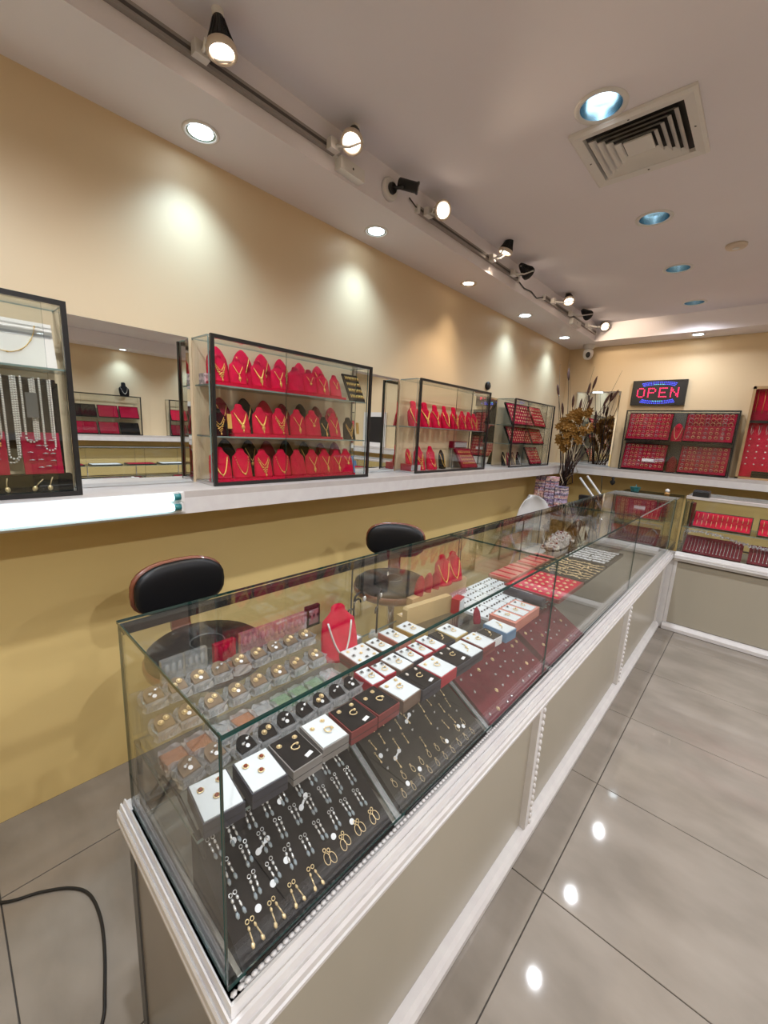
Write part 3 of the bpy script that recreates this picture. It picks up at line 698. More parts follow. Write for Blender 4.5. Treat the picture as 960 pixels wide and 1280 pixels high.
for x, y in MAIN_L[4:]:
    can_light(x, y, ZC, 'recessed light in the open half of the ceiling, over the shop floor', 'recessed lights over the open floor', LP_FAR if y < 4 else LP_FAR*.45)
for k, y in enumerate((1.1, 2.1, 3.1)):
    downlight(XR-.16, y, ZS, 'recessed light over the opposite wall, seen in the mirror', 'lamp_cool', .06, LP_COOL, C_COOL, 115, 'recessed lights over the opposite wall')
# air vent
VX, VY, VW = -.565, 2.02, .41
t = thing('air_vent', 'square white louvred air vent in the ceiling', 'vent', T(VX, VY, ZC))
def sq_ring(b, a0, z0, a1, z1, mi=0):
    b.loft([[(-a0, -a0, z0), (a0, -a0, z0), (a0, a0, z0), (-a0, a0, z0)], [(-a1, -a1, z1), (a1, -a1, z1), (a1, a1, z1), (-a1, a1, z1)]], mi, smooth=False, cap=False)
b = MB(); a = VW/2
sq_ring(b, a, -.0005, a, -.012); sq_ring(b, a, -.012, a-.010, -.020); sq_ring(b, a-.010, -.020, a*.80, -.014); sq_ring(b, a*.80, -.014, a*.78, -.001)
b.build('vent_frame', 'white_plastic', t)
bx('duct_plate', 'frame_black', t, (0, 0, -.001), (a*1.56, a*1.56, .001))
for k, q in enumerate((.72, .60, .48, .36)):
    b = MB(); sq_ring(b, a*q, -.020, a*(q-.09), -.004); sq_ring(b, a*(q-.09), -.004, a*(q-.095), -.005); sq_ring(b, a*(q-.095), -.005, a*q-.001, -.0215); b.build('louvre', 'white_plastic', t)
bx('centre_plate', 'white_plastic', t, (0, 0, -.012), (a*.46, a*.46, .006))
for x, y in ((1, 0), (-1, 0), (0, 1), (0, -1)): MB().sphere((x*a*.88, y*a*.88, -.0165), (.005, .005, .002), 8, 4).build('screw', 'dark_metal', t)
t = thing('smoke_detector', 'small flat cream disc on the ceiling', 'smoke detector', T(-.322, 3.30, ZC))
MB().lathe([(.052, -.0005), (.052, -.010), (.046, -.018), (.02, -.020)], 24).build('cover', 'cream_plastic', t); MB().lathe([(.018, -.020), (.016, -.023)], 16).build('sensor_cap', 'white_plastic', t)

# ------------------------------------------------------------------ track lights
def rail(y0, y1, label):
    t = thing('light_rail', label, 'track', T(XSF, y0, 2.527)); L = y1-y0
    bx('channel', 'grey_metal', t, (.009, L/2, 0), (.018, L, .030)); bx('slot', 'dark_metal', t, (.0185, L/2, 0), (.001, L-.02, .010))
    for q in (0, L): bx('end_cap', 'white_plastic', t, (.010, q, 0), (.020, .02, .034))
rail(.15, 1.215, 'first track rail along the ceiling edge, above the mirror'); rail(1.74, 2.86, 'middle track rail along the ceiling edge'); rail(3.32, 4.64, 'last track rail near the corner by the dome camera')
b = MB().tube([(XSF+.004, 1.68, 2.555), (XSF+.012, 1.72, 2.532), (XSF+.012, 1.735, 2.53)], .003, 5); tag(b.build('wire', 'black_plastic'), 'short black wire between the camera and the track rail', 'wire')
b = MB().tube([(XSF+.006, 2.86, 2.525), (XSF+.006, 2.98, 2.50), (XSF+.006, 3.1, 2.51), (XSF+.006, 3.2, 2.49), (XSF+.006, 3.31, 2.525)], .004, 5); tag(b.build('wire', 'black_plastic'), 'slack black wire joining the middle and last track rails', 'wire')
def junction(y, label, z=2.49, l=.13):
    t = thing('junction_box', label, 'box', T(XSF, y, z)); bx('housing', 'white_plastic', t, (.019, 0, 0), (.038, l, .045)); MB().sphere((.0385, 0, 0), (.002, .005, .005), 6, 4).build('screw', 'dark_metal', t)
junction(1.285, 'white junction box at the end of the first track rail'); junction(4.02, 'white junction box under the last track rail', 2.487, .20)
def track_head(y, d, label, px, socket=True, black=False):
    """px: photograph position of the lamp centre; it hangs close to the rail"""
    P = onx(px[0], px[1], -1.365)
    d = _unit(d); M = aim(P, d); Mi = M.inverted()
    t = thing('track_light', label, 'track light', M)
    q = 0.038
    body = MB().lathe([(.014, -.085), (.016, -.075), (.019, -.06), (.026, -.04), (.034, -.02), (.038, -.006)], 18)
    for k in range(18):
        a = 2*PI*k/18; body.tube([(.0165*math.cos(a), .0165*math.sin(a), -.075), (.028*math.cos(a), .028*math.sin(a), -.038), (.040*math.cos(a), .040*math.sin(a), -.006)], .0022, 3)
    body.build('heat_sink', 'black_plastic', t)
    co_ = MB().lathe([(.038, -.008), (.043, -.006), (.044, .010), (.041, .013), (.036, .012), (.035, .004)], 24, cap=False).build('collar', 'black_plastic' if black else 'cream_plastic', t)
    MB().lathe([(.034, .003), (.033, .007), (.012, .009)], 24).build('lens', 'lamp_warm', co_)
    if socket: MB().lathe([(.014, -.150), (.016, -.148), (.017, -.085), (.015, -.080)], 16).build('socket', 'white_plastic', t)
    R0 = Vector((XSF+.02, y, 2.527))
    side = d.cross(Vector((0, 0, 1)))
    if side.length < .2: side = Vector((0, -1, 0))
    side.normalize()
    A = P+side*.046; B_ = P-side*.046
    mid = R0+Vector((.022, 0, -.004))
    arm = MB().tube([mid, (mid+A)/2+Vector((0, 0, -.012)), A], .005, 6, M=Mi).tube([mid, (mid+B_)/2+Vector((0, 0, -.012)), B_], .005, 6, M=Mi)
    arm.build('yoke_arm', 'white_plastic', t)
    MB().box(tuple(R0+Vector((.0135, 0, 0))), (.028, .045, .036), M=Mi).build('adapter', 'white_plastic', t)
    spot('track_lamp', P+d*.03, d, LP_TRACK, C_WARM, 70, .6, .03)
track_head(.668, (.10, .05, -1), 'black finned track light hanging straight down from the first rail', (277, 62))
track_head(1.182, (.30, -.42, -.80), 'track light with white socket at the end of the first rail', (440, 177))
track_head(1.80, (.75, -.35, -.30), 'glowing track light turned sideways beside the wall camera', (553, 263), socket=False)
track_head(2.459, (-.30, -.12, -1), 'slim tilted track light on the middle rail', (632, 314))
track_head(2.75, (.25, .85, -.35), 'dark track light facing away on the middle rail', (660, 341), socket=False, black=True)
track_head(3.45, (.3, -.45, -.85), 'glowing track light at the start of the last rail', (711, 376), socket=False)
track_head(3.85, (.3, .8, -.3), 'dark track light facing away on the last rail', (735, 394), socket=False, black=True)
track_head(4.30, (.55, -.7, -.5), 'glowing track light at the corner end of the last rail', (756, 408), socket=False)
# bullet camera on the ceiling edge
P = Vector((XSF, 1.535, 2.528))
t = thing('security_camera', 'black bullet camera on a white round base on the ceiling edge', 'camera', T(*P))
MB().lathe([(.045, .0005), (.045, .018), (.040, .022)], 24, M=RY(90)).build('base', 'white_plastic', t)
MB().lathe([(.024, .022), (.022, .034)], 16, M=RY(90)).build('mount', 'black_plastic', t)
MB().tube([(.03, 0, 0), (.055, .02, .002), (.065, .03, .008)], .007, 8).build('bracket', 'black_plastic', t)
bo_ = MB().lathe([(.018, -.045), (.022, -.04), (.022, .04), (.025, .042), (.025, .05), (.018, .05)], 18, M=T(.070, .055, .020) @ aim((0, 0, 0), (.7, .55, -.2))).build('body', 'black_plastic', t)
MB().lathe([(.015, .0505), (.012, .053)], 16, M=T(.070, .055, .020) @ aim((0, 0, 0), (.7, .55, -.2))).build('lens', 'chrome', bo_)
# dome camera
t = thing('dome_camera', 'white dome camera with a dark eye in the corner', 'camera', T(-1.545, 4.80, ZS))
MB().lathe([(.055, -.0005), (.055, -.03), (.048, -.04), (.030, -.05)], 20).build('base', 'white_plastic', t)
do_ = MB().lathe([(.030, -.048), (.046, -.06), (.050, -.09), (.046, -.12), (.030, -.145), (.008, -.152)], 20).build('dome', 'white_plastic', t)
MB().sphere((.012, -.040, -.108), (.024, .016, .030), 12, 8).build('eye', 'black_plastic', do_)
# round black disc on the side wall
t = thing('wall_sensor', 'round black disc on the wall above the two-tier case', 'sensor', T(XL, 3.20, 1.868) @ RY(90)); MB().lathe([(.032, .0005), (.034, .012), (.028, .020), (.01, .022)], 24).build('disc', 'black_plastic', t)
MB().lathe([(.006, .022), (.005, .024)], 10).build('pin', 'frame_grey', t)

# ------------------------------------------------------------------ fluorescent tubes on the side ledge
FT = T(-1.553, -.62, 0)
t = thing('tube_light', 'double fluorescent tube fixed to the front of the side ledge', 'tube light', FT); L = 1.215
bx('batten', 'white_plastic', t, (.009, L/2, 1.160), (.016, L+.03, .075))
for z in (1.183, 1.146):
    tb = MB().tube([(.032, .025, z), (.032, L-.03, z)], .0125, 14); tb.build('tube', 'tube_lit', t)
    for y in (.012, L-.018): MB().tube([(.032, y-.012, z), (.032, y+.012, z)], .0118, 12).build('end_cap', 'teal', t)
    for y in (-.004, L-.002): bx('socket', 'white_plastic', t, (.026, y, z), (.030, .008, .030))

# ------------------------------------------------------------------ glass showcases
MOULD = [(0.0, .640), (-.004, .646), (-.009, .647), (-.013, .640), (-.015, .635), (-.020, .641), (-.025, .640), (-.028, .632), (-.029, .626), (-.035, .630), (-.040, .625), (-.041, .614), (-.036, .611), (-.042, .607), (-.041, .598), (-.034, .592), (-.026, .590), (-.022, .578), (-.012, .575), (0.02, .575), (.02, .640)]
def extrude_x(b, prof, x0, x1, mi=0, M=None):
    n = len(prof)
    b.add([(x0, y, z) for y, z in prof]+[(x1, y, z) for y, z in prof], [(k, (k+1) % n, n+(k+1) % n, n+k) for k in range(n)]+[tuple(range(n)), tuple(range(2*n-1, n-1, -1))], mi, False, M)
    return b
def showcase(label, M, L, D, ztop, joints, pil, left_end=False, shelf=None, lacey=True, edge2=None, top_board=False):
    """local: x along the front, y from the front glass (0) to the back (D); front faces -y"""
    t = thing('glass_showcase', label, 'showcase', M)
    zd = .640
    bx('base_body', 'end_panel', t, (L/2, D/2+.02, .30), (L-.02, D+.0, .57))
    bx('deck', 'deck', t, (L/2, D/2+.008, .6125), (L, D-.024, .055))
    cuts = [0]+pil+[L]
    for a, c in zip(cuts, cuts[1:]):
        bx('front_panel', 'panel', t, ((a+c)/2, .012, .31), (c-a-.03, .010, .50))
    extrude_x(MB(), [(-.028, 0.004), (-.030, .030), (-.022, .042), (-.012, .052), (.008, .056), (.008, 0.004)], -.0, L).build('skirting', 'white_trim', t)
    for x in pil:
        b = MB().box((x, -.004, .315), (.040, .022, .518)); pi_ = b.build('pilaster', 'white_trim', t)
        b = MB()
        for k in range(20): b.sphere((x+.014, -.016, .07+.0255*k), (.008, .007, .012), 6, 4)
        b.build('beading', 'white_trim', pi_)
    for x in (0.012, L-.012): bx('corner_post', 'white_trim', t, (x, .002, .315), (.024, .016, .518))
    if left_end:      # mitred at the open end
        n = len(MOULD); b = MB()
        b.add([(min(y, 0)*.5, y, z) for y, z in MOULD]+[(L, y, z) for y, z in MOULD], [(k, (k+1) % n, n+(k+1) % n, n+k) for k in range(n)]+[tuple(range(n)), tuple(range(2*n-1, n-1, -1))], 0)
        b.build('moulding', 'white_trim', t)
    else: extrude_x(MB(), MOULD, 0, L).build('moulding', 'white_trim', t)
    if left_end:
        prof = MOULD
        b = MB(); R = Matrix(((0, 1, 0, 0), (1, 0, 0, 0), (0, 0, 1, 0), (0, 0, 0, 1)))
        b.add([(y*(.5 if y < 0 else 1), min(y, 0), z) for y, z in MOULD]+[(y*(.5 if y < 0 else 1), D+.03, z) for y, z in MOULD], [(k, (k+1) % n, n+(k+1) % n, n+k) for k in range(n)]+[tuple(range(n)), tuple(range(2*n-1, n-1, -1))], 0)
        b.build('moulding', 'white_trim', t)
        bx('end_panel', 'end_panel', t, (.004, D/2+.02, .30), (.010, D-.06, .54))
        bx('end_stile', 'frame_grey', t, (.002, D+.004, .30), (.014, .03, .57)); bx('end_stile', 'white_trim', t, (.002, .014, .30), (.014, .03, .54))
    if lacey:
        b = MB(); n = int(L/.011)
        for k in range(n): b.sphere((.006+k*.011, .0035, .6440), (.0062, .0050, .0024), 6, 3)
        o = stuff(b.build('lace_edging', 'white_trim', t))
    h = ztop-.6475
    G = .005
    cuts = [0]+joints+[L]
    for q, (a, c) in enumerate(zip(cuts, cuts[1:])):
        e = 'glass_edge' if edge2 is None or q < len(cuts)-2 else edge2
        pane('front_pane', t, ((a+c)/2, .0115, .6475+h/2-.003), (c-a-.0015, G, h-.006), e)
        if not top_board: pane('top_pane', t, ((a+c)/2, D/2+.008, ztop-.003), (c-a-.0015, D-.006, .006), e)
    if top_board:
        bx('top_board', 'shelf_grey', t, (L/2, .03, ztop-.008), (L, .06, .020)); pane('top_pane', t, (L/2, D/2+.03, ztop-.004), (L, D-.062, .006))
    pane('end_pane', t, (.0035, D/2+.008, .6475+h/2-.003), (G, D-.020, h-.006)); pane('end_pane', t, (L-.0035, D/2+.008, .6475+h/2-.003), (G, D-.020, h-.006))
    # sliding rear doors, their tracks
    nd = max(2, round(L/.6)); wd = (L-.02)/nd
    for k in range(nd):
        pane('rear_door', t, (.01+wd*(k+.5), D-.006-.006*(k % 2), .66+(h-.04)/2), (wd+.008, .004, h-.04), 'frame_grey')
    bx('door_track', 'frame_black', t, (L/2, D-.009, ztop-.0145), (L-.012, .022, .015)); bx('door_track', 'dark_metal', t, (L/2, D-.009, .652), (L-.012, .022, .010))
    if shelf:
        z, y0, y1 = shelf
        pane('glass_shelf', t, (L/2, (y0+y1)/2, z-.003), (L-.016, y1-y0, .006), 'glass_edge_pale')
        n = max(2, round(L/.6))
        for k in range(n+1):
            x = .012+(L-.024)*k/n
            bx('shelf_bracket', 'chrome', t, (x, D-.030-.06, z-.010), (.006, .11, .006)); bx('shelf_post', 'chrome', t, (x, D-.030, (z+.64)/2), (.010, .012, z-.64))
    return t
CX0, CY0, CL, CDp, CTOP = -.43, .205, 3.63, .43, 1.067
CM = T(CX0, CY0, 0) @ RW
ZG = .815
showcase('long glass counter showcase full of earrings, ring boxes and trays', CM, CL, CDp, CTOP, [1.15, 2.375], [1.125, 2.40], True, (ZG, .115, .408), True, 'glass_edge_pale')
AM = T(-.875, 3.872, 0)
showcase('short glass corner showcase behind the end of the long counter', AM, .435, .43, 1.045, [], [], False, (.845, .16, .405))
BMx = T(-.385, 3.872, 0)
showcase('glass showcase against the back wall with tilted red trays', BMx, 1.62, .44, 1.083, [.85], [.80], False, (.835, .10, .415), True, None, True)
t = thing('filler_post', 'white corner filler joining the two counter bases', 'panel', T(-.4115, 3.874, 0)); bx('board', 'white_trim', t, (0, 0, .305), (.050, .016, .60)); bx('cap', 'white_trim', t, (0, 0, .6225), (.050, .020, .035))
# a counter on the far side of the shop, in the mirror only
showcase('glass showcase on the far side of the shop, seen in the mirror', T(2.75, 3.2, 0) @ RM, 2.4, .43, 1.067, [1.2], [1.2], False, (ZG, .10, .408), False)
for k in range(5):
    MM = T(2.75, 3.2, 0) @ RM @ T(.15+.43*k, .13, ZG+.0005)
    tray('ring_tray', 'white tray in the showcase on the far side of the shop', MM, .35, .24, pad='white_pad' if k % 2 else 'wine_velvet', rim='frame_black', group='trays in the far side showcase')

# ------------------------------------------------------------------ long showcase: earring boards leaning on the deck
ZD = .6405
def earring_mesh(kind):
    b = MB()
    if kind == 'silver_drop':
        b.torus((0, .010, .002), .003, .0008, 8, 4).sphere((0, .002, .002), (.0028, .004, .002), 6, 4).sphere((0, -.008, .002), (.0022, .006, .002), 6, 4).sphere((0, -.019, .0025), (.0034, .006, .0025), 6, 4, 1)
        return b.mesh('earring', ['silver', 'gem'])
    if kind == 'gold_drop':
        b.torus((0, .010, .002), .003, .0008, 8, 4).sphere((0, .001, .002), (.0024, .004, .002), 6, 4).tube([(0, -.003, .002), (.001, -.016, .002)], .0012, 4).sphere((0, -.020, .002), (.0035, .005, .002), 6, 4)
        return b.mesh('earring', ['gold_pale'])
    if kind == 'gold_hoop':
        b.torus((0, 0, .002), .0060, .0007, 14, 4, ell=1.6).torus((0, .014, .002), .003, .0008, 8, 4)
        return b.mesh('earring', ['gold_pale'])
    if kind == 'stud':
        b.sphere((0, 0, .0025), (.0042, .0042, .003), 6, 4).sphere((.005, .002, .002), (.002, .002, .002), 5, 3)
        return b.mesh('earring', ['silver'])
    if kind == 'gold_stud':
        b.sphere((0, 0, .0025), (.0045, .0045, .003), 6, 4).torus((0, 0, .0015), .006, .001, 8, 4)
        return b.mesh('earring', ['gold_pale'])
EM = {k: earring_mesh(k) for k in ('silver_drop', 'gold_drop', 'gold_hoop', 'stud', 'gold_stud')}
tag_dot = MB().lathe([(.0055, 0), (.0055, .0008)], 12).mesh('price_sticker', ['white_paper'])
tag_bar = MB().prism([(.006*math.cos(a)-.011, .005*math.sin(a)) for a in [PI*.15+1.7*PI*k/9 for k in range(10)]][:10], 0, .0008).prism([(.006*math.cos(a)+.011, .005*math.sin(a)) for a in [2*PI*k/10 for k in range(10)]], 0, .0008).box((0, 0, .0005), (.018, .004, .0008)).mesh('price_tag', ['white_paper'])
def wedge_board(name, label, y0, y1, m, xf=-.440, run=.178, rise=.112, edge='frame_black'):
    L = y1-y0
    t = thing(name, label, 'display board', T(0, y0, 0))
    prof = [(xf, ZD+.004), (xf-.004, ZD+.0005), (xf-run, ZD+.0005), (xf-run, ZD+rise), ]
    n = len(prof); b = MB()
    b.add([(x, 0, z) for x, z in prof]+[(x, L, z) for x, z in prof], [(k, (k+1) % n, n+(k+1) % n, n+k) for k in range(n)]+[tuple(range(n))[::-1], tuple(range(n, 2*n))], 0)
    b.build('velvet_wedge', m, t)
    MB().tube([(xf+.0005, .002, ZD+.0045), (xf+.0005, L-.002, ZD+.0045)], .0035, 6).build('rolled_edge', edge, t)
    return frame((xf, y0, ZD+.004), (0, 1, 0), (-run, 0, rise-.004)), math.hypot(run, rise)
M1, HL = wedge_board('earring_board', 'black earring board at the open end of the long counter', .232, .570, 'black_velvet')
lab1 = 'silver drop earring on the black board at the counter end'
for j, yy in enumerate((.178, .135, .088, .038)):
    n = 9 if j < 3 else 8
    for i in range(n):
        x = .024+.292*(i+.2*(j % 2))/(n-.6)
        if j < 3:
            for s_ in (-1, 1): put_tag('earring', EM['silver_drop'], M1 @ T(x+s_*.0045, yy+random.uniform(-.004, .004), 0.0003) @ RZ(random.uniform(-6, 6)), lab1, 'earring', 'silver drops on the first black board')
        else:
            for s_ in (-1, 1): put_tag('earring', EM['gold_hoop' if i > 3 else 'gold_drop'], M1 @ T(x+s_*.0055, yy+random.uniform(-.004, .004), 0.0003) @ RZ(s_*8), 'long gold wire earring along the lower edge of the counter-end board', 'earring', 'gold wire earrings on the first black board')
for x, y in ((.05, .055), (.085, .068), (.12, .082), (.215, .060), (.262, .058), (.155, .168), (.055, .16), (.25, .195)): put_tag('price_sticker', tag_dot, M1 @ T(x, y, .0003), 'round white price sticker on the counter-end black board', 'sticker', 'round stickers on the first board')
for x, y, a in ((.095, .125, 20), (.195, .142, 35), (.165, .192, 15)): put_tag('price_tag', tag_bar, M1 @ T(x, y, .0003) @ RZ(a), 'dumbbell-shaped white price tag on the counter-end black board', 'tag', 'dumbbell tags on the first board')
M2, HL = wedge_board('earring_board', 'brownish black earring board between the black and burgundy boards', .604, .958, 'charcoal_velvet')
for j, yy in enumerate((.185, .155, .122, .088, .055, .026)):
    for i in range(10):
        x = .02+.032*i+.006*(j % 2)
        k = 'gold_hoop' if j > 3 else ('gold_drop' if (i+j) % 3 else 'stud')
        if random.random() < .12: continue
        put_tag('earring', EM[k], M2 @ T(x, yy+random.uniform(-.003, .003), .0003) @ RZ(random.uniform(-8, 8)) @ S(.75), 'thin gold earring on the brownish black board', 'earring', 'thin gold earrings on the second board')
for x, y in ((.05, .04), (.10, .045), (.22, .05), (.285, .058), (.30, .05), (.03, .12)): put_tag('price_sticker', tag_dot, M2 @ T(x, y, .0003), 'round white price sticker on the brownish black board', 'sticker', 'round stickers on the second board')
for x, y, a in ((.07, .10, 20), (.16, .15, 25), (.23, .175, 15)): put_tag('price_tag', tag_bar, M2 @ T(x, y, .0003) @ RZ(a), 'dumbbell-shaped white tag on the brownish black board', 'tag', 'dumbbell tags on the second board')
for y, lab in ((.5875, 'clear glass divider strip between the two black boards'), (.976, 'clear glass divider strip beside the first burgundy board')):
    o = MB().box((0, 0, 0), (.200, .013, .004), face_m=[0, 0, 1, 1, 1, 1]).build('divider_strip', ['acrylic', 'glass_edge_pale'], None, T(-.530, y, .6975) @ RY(31)); tag(o, lab, 'divider')
for n_, (y0, y1, lab, grp) in enumerate(((.994, 1.405, 'burgundy earring board beside the brownish black board', 'first burgundy board'), (1.440, 1.80, 'second burgundy earring board, beyond the pane joint', 'second burgundy board'))):
    MB_, HL = wedge_board('earring_board', lab, y0, y1, 'burgundy')
    for j in range(5):
        for i in range(9):
            if random.random() < .2: continue
            put_tag('earring', EM['stud' if random.random() < .78 else 'gold_stud'], MB_ @ T(.025+(y1-y0-.05)*i/8+random.uniform(-.008, .008), .025+.039*j+random.uniform(-.008, .008), .0003) @ RZ(random.uniform(-40, 40)), f'small silver earring scattered on the {grp}', 'earring', f'small earrings on the {grp}')

# ------------------------------------------------------------------ long showcase: jewellery boxes on the glass shelf
ZBX = .845
boxes = [  # cx, cy, along y, along x, rot, body, pad, thickness, set, words
 (-.578, .259, .066, .086, -7, 'darkgrey_box', 'white_pad', .028, 0, 'white-padded dark box touching the end pane'),
 (-.571, .337, .066, .082, -5, 'darkgrey_box', 'white_pad', .030, 0, 'white-padded navy box with three garnet studs'),
 (-.566, .409, .064, .088, -2, 'greyside_box', 'black_velvet', .030, 1, 'black-padded grey box with a small white label'),
 (-.567, .481, .064, .082, -4, 'greyside_box', 'white_pad', .030, 2, 'white-padded grey box beside the black-padded grey box'),
 (-.561, .556, .072, .080, -4, 'redbrown_box', 'black_velvet', .030, 1, 'black-padded maroon box with gold set and white label'),
 (-.562, .629, .068, .086, -1, 'redbrown_box', 'black_velvet', .030, 2, 'black-padded maroon box with three gold pieces'),
 (-.553, .702, .066, .080, 1, 'brown_box', 'white_pad', .030, 1, 'white-padded brown box in the front row'),
 (-.548, .773, .072, .084, -2, 'darkgrey_box', 'black_velvet', .030, 3, 'black-padded dark box between brown and red boxes'),
 (-.547, .848, .072, .080, 0, 'red_box', 'white_pad', .030, 1, 'white-padded bright red box in the front row'),
 (-.547, .922, .070, .084, -3, 'darkgrey_box', 'black_velvet', .030, 3, 'black-padded dark box beyond the bright red box'),
 (-.545, .990, .060, .080, -2, 'darkgrey_box', 'white_pad', .028, 4, 'white-padded dark box with a fine chain'),
 (-.546, 1.062, .066, .080, -3, 'redbrown_box', 'white_pad', .028, 1, 'white-padded maroon box before the small black-topped box'),
 (-.545, 1.128, .050, .066, -4, 'white_paper', 'charcoal_velvet', .026, 4, 'small white box with black top'),
 (-.541, 1.192, .060, .086, -4, 'blue_box', 'white_pad', .032, 4, 'blue box with white pad'),
 (-.560, 1.345, .20, .096, 0, 'salmon_box', 'white_pad', .034, 5, 'long salmon pink box with two white pads'),
 (-.640, .688, .044, .072, -5, 'red_box', 'white_pad', .028, 6, 'narrow red-sided box with white pad in the second row'),
 (-.638, .735, .040, .060, -5, 'red_box', 'white_pad', .028, 6, 'narrow box beside the brown-edged second-row box'),
 (-.636, .788, .054, .074, 1, 'brown_box', 'white_pad', .028, 6, 'brown-edged second-row box with white pad'),
 (-.636, .840, .044, .070, -4, 'darkgrey_box', 'white_pad', .028, 6, 'dark-edged second-row box with white pad'),
 (-.635, .889, .040, .070, -4, 'red_box', 'white_pad', .028, 6, 'red-edged second-row box with dark stones'),
 (-.636, .940, .048, .078, -1, 'red_box', 'white_pad', .028, 6, 'red-edged second-row box before the black chain box'),
 (-.632, .993, .044, .072, -6, 'darkgrey_box', 'charcoal_velvet', .028, 4, 'narrow black box with a gold chain'),
 (-.635, 1.052, .064, .080, -1, 'yellow_box', 'white_pad', .028, 6, 'yellow-edged second-row box with white pad'),
 (-.730, .745, .086, .086, -4, 'redbrown_box', 'white_pad', .028, 7, 'wide white pad with nine small pieces in the third row'),
 (-.727, .818, .046, .080, 2, 'brown_box', 'white_pad', .028, 6, 'brown-edged third-row box with white pad'),
 (-.735, .892, .052, .090, -2, 'salmon_box', 'white_pad', .028, 6, 'salmon-edged third-row box with white pad'),
 (-.730, .968, .060, .086, 1, 'yellow_box', 'white_pad', .028, 6, 'yellow-edged third-row box with white pad'),
 (-.822, .800, .040, .040, 10, 'greyside_box', 'white_pad', .020, 0, 'small white card box beside the red bust'),
]
def curl(b, m=0, k=1.0, z=.003):
    pts = [(.011*k*math.cos(a)*(1-.05*i), .006*k*math.sin(a)*(1+.06*i), z) for i, a in enumerate([q*.7 for q in range(9)])]
    return b.tube(pts, .0013*k, 5, m)
SETM = {
 'ring': curl(MB()).sphere((.007, .001, .004), .0032, 6, 4).mesh('ring', ['gold_pale']),
 'stud': MB().sphere((0, 0, .002), (.0036, .0036, .0026), 7, 4).torus((0, 0, .001), .0046, .0009, 9, 4).mesh('earring', ['gold_pale']),
 'garnet': MB().sphere((0, 0, .0026), (.004, .004, .003), 7, 4, 1).torus((0, 0, .0014), .0052, .0011, 10, 4).mesh('earring', ['gold_pale', 'gem_red']),
 'pearl': MB().sphere((0, 0, .003), (.0036, .006, .003), 7, 4).mesh('earring', ['pearl']),
 'chain': MB().tube([(-.02, .006, .002), (-.010, -.003, .002), (0, .001, .002), (.012, -.004, .002), (.022, .003, .002)], .0012, 4).sphere((0, -.001, .003), (.005, .004, .003), 6, 4).mesh('bracelet', ['gold_pale']),
 'dark': MB().sphere((0, 0, .003), (.004, .004, .003), 7, 4, 1).torus((0, 0, .0014), .0052, .0010, 10, 4).mesh('earring', ['silver', 'frame_grey']),
}
card_m = bx('x', 'white_paper', None, (0, 0, .0006), (.016, .008, .0012)); label_card = card_m.data; bpy.data.objects.remove(card_m)
for cx, cy, ly, lx, rot, body, padm, th, st, words in boxes:
    M = T(cx, cy, ZG+.0003) @ RZ(90+rot)      # local x along the counter, local -y to the front
    t = thing('jewellery_box', words, 'jewellery box', M)
    H_ = th
    b = MB(); q = .003
    b.box((0, 0, H_*.5), (ly, lx, H_)); bb_ = b.build('box_body', body, t)
    if H_ > .027 and body in ('greyside_box', 'redbrown_box', 'darkgrey_box'): bx('seam', 'frame_black', bb_, (0, 0, H_*.45), (ly+.0008, lx+.0008, .0012))
    if st == 5:
        for s_ in (-1, 0, 1): bx('pad', padm, t, (s_*.062, 0, H_+.001), (.048, lx-.016, .002))
    else: bx('pad', padm, t, (0, 0, H_+.001), (ly-.005, lx-.005, .002))
    zt_ = H_+.002
    def piece(kind, x, y, what, name=None, cat='earring', a=0):
        put_tag(name or SETM[kind].name.split('.')[0], SETM[kind], M @ T(x, y, zt_) @ RZ(a), f'{what} in the {words}'[:110], cat, None)
    def piece_l(kind, x, y, what, cat, a=0):
        o = put(SETM[kind].name.split('.')[0], SETM[kind], None, M @ T(x, y, zt_+.0002) @ RZ(a)); tag(o, f'{what} on the {words}', cat, f'{cat}s on {words}')
    if st == 0:
        for x, y in ((-.018, .020), (.014, .024), (.0, -.006)): piece_l('garnet', x*ly/.066, y*lx/.086, 'red-stone earring', 'earring')
    elif st in (1, 3):
        piece_l('ring', .002, .002, 'gold ring', 'ring', 20); piece_l('stud' if st == 1 else 'pearl', -.020, .024, 'stud earring', 'earring'); piece_l('stud' if st == 1 else 'pearl', .016, .026, 'stud earring', 'earring')
        if padm == 'black_velvet': put_tag('price_label', label_card, M @ T(.012, -.028, zt_+.0002) @ RZ(15), f'white price label on the {words.split(" with ")[0].split(", nearest")[0]}', 'label', None)
    elif st == 2:
        piece_l('ring', .006, -.006, 'gold ring', 'ring', -20); piece_l('stud', -.018, .016, 'stud earring', 'earring'); piece_l('stud', .012, .024, 'stud earring', 'earring')
    elif st == 4: piece_l('chain', 0, 0, 'fine gold bracelet', 'bracelet', 60)
    elif st == 5:
        for s_ in (-1, 0, 1): piece_l('ring', s_*.062, 0, 'gold ring', 'ring', 40*s_); piece_l('dark', s_*.062, .030, 'dark stud earring', 'earring')
    elif st == 6:
        piece_l('ring', 0, -.006, 'gold ring', 'ring', 30); piece_l('dark', -.010, .020, 'dark stud earring', 'earring'); piece_l('dark', .010, .016, 'dark stud earring', 'earring')
    elif st == 7:
        for i in range(3):
            for j in range(3): piece_l('dark' if (i+j) % 2 else 'stud', -.026+.026*i, -.026+.026*j, 'small stud earring', 'earring')

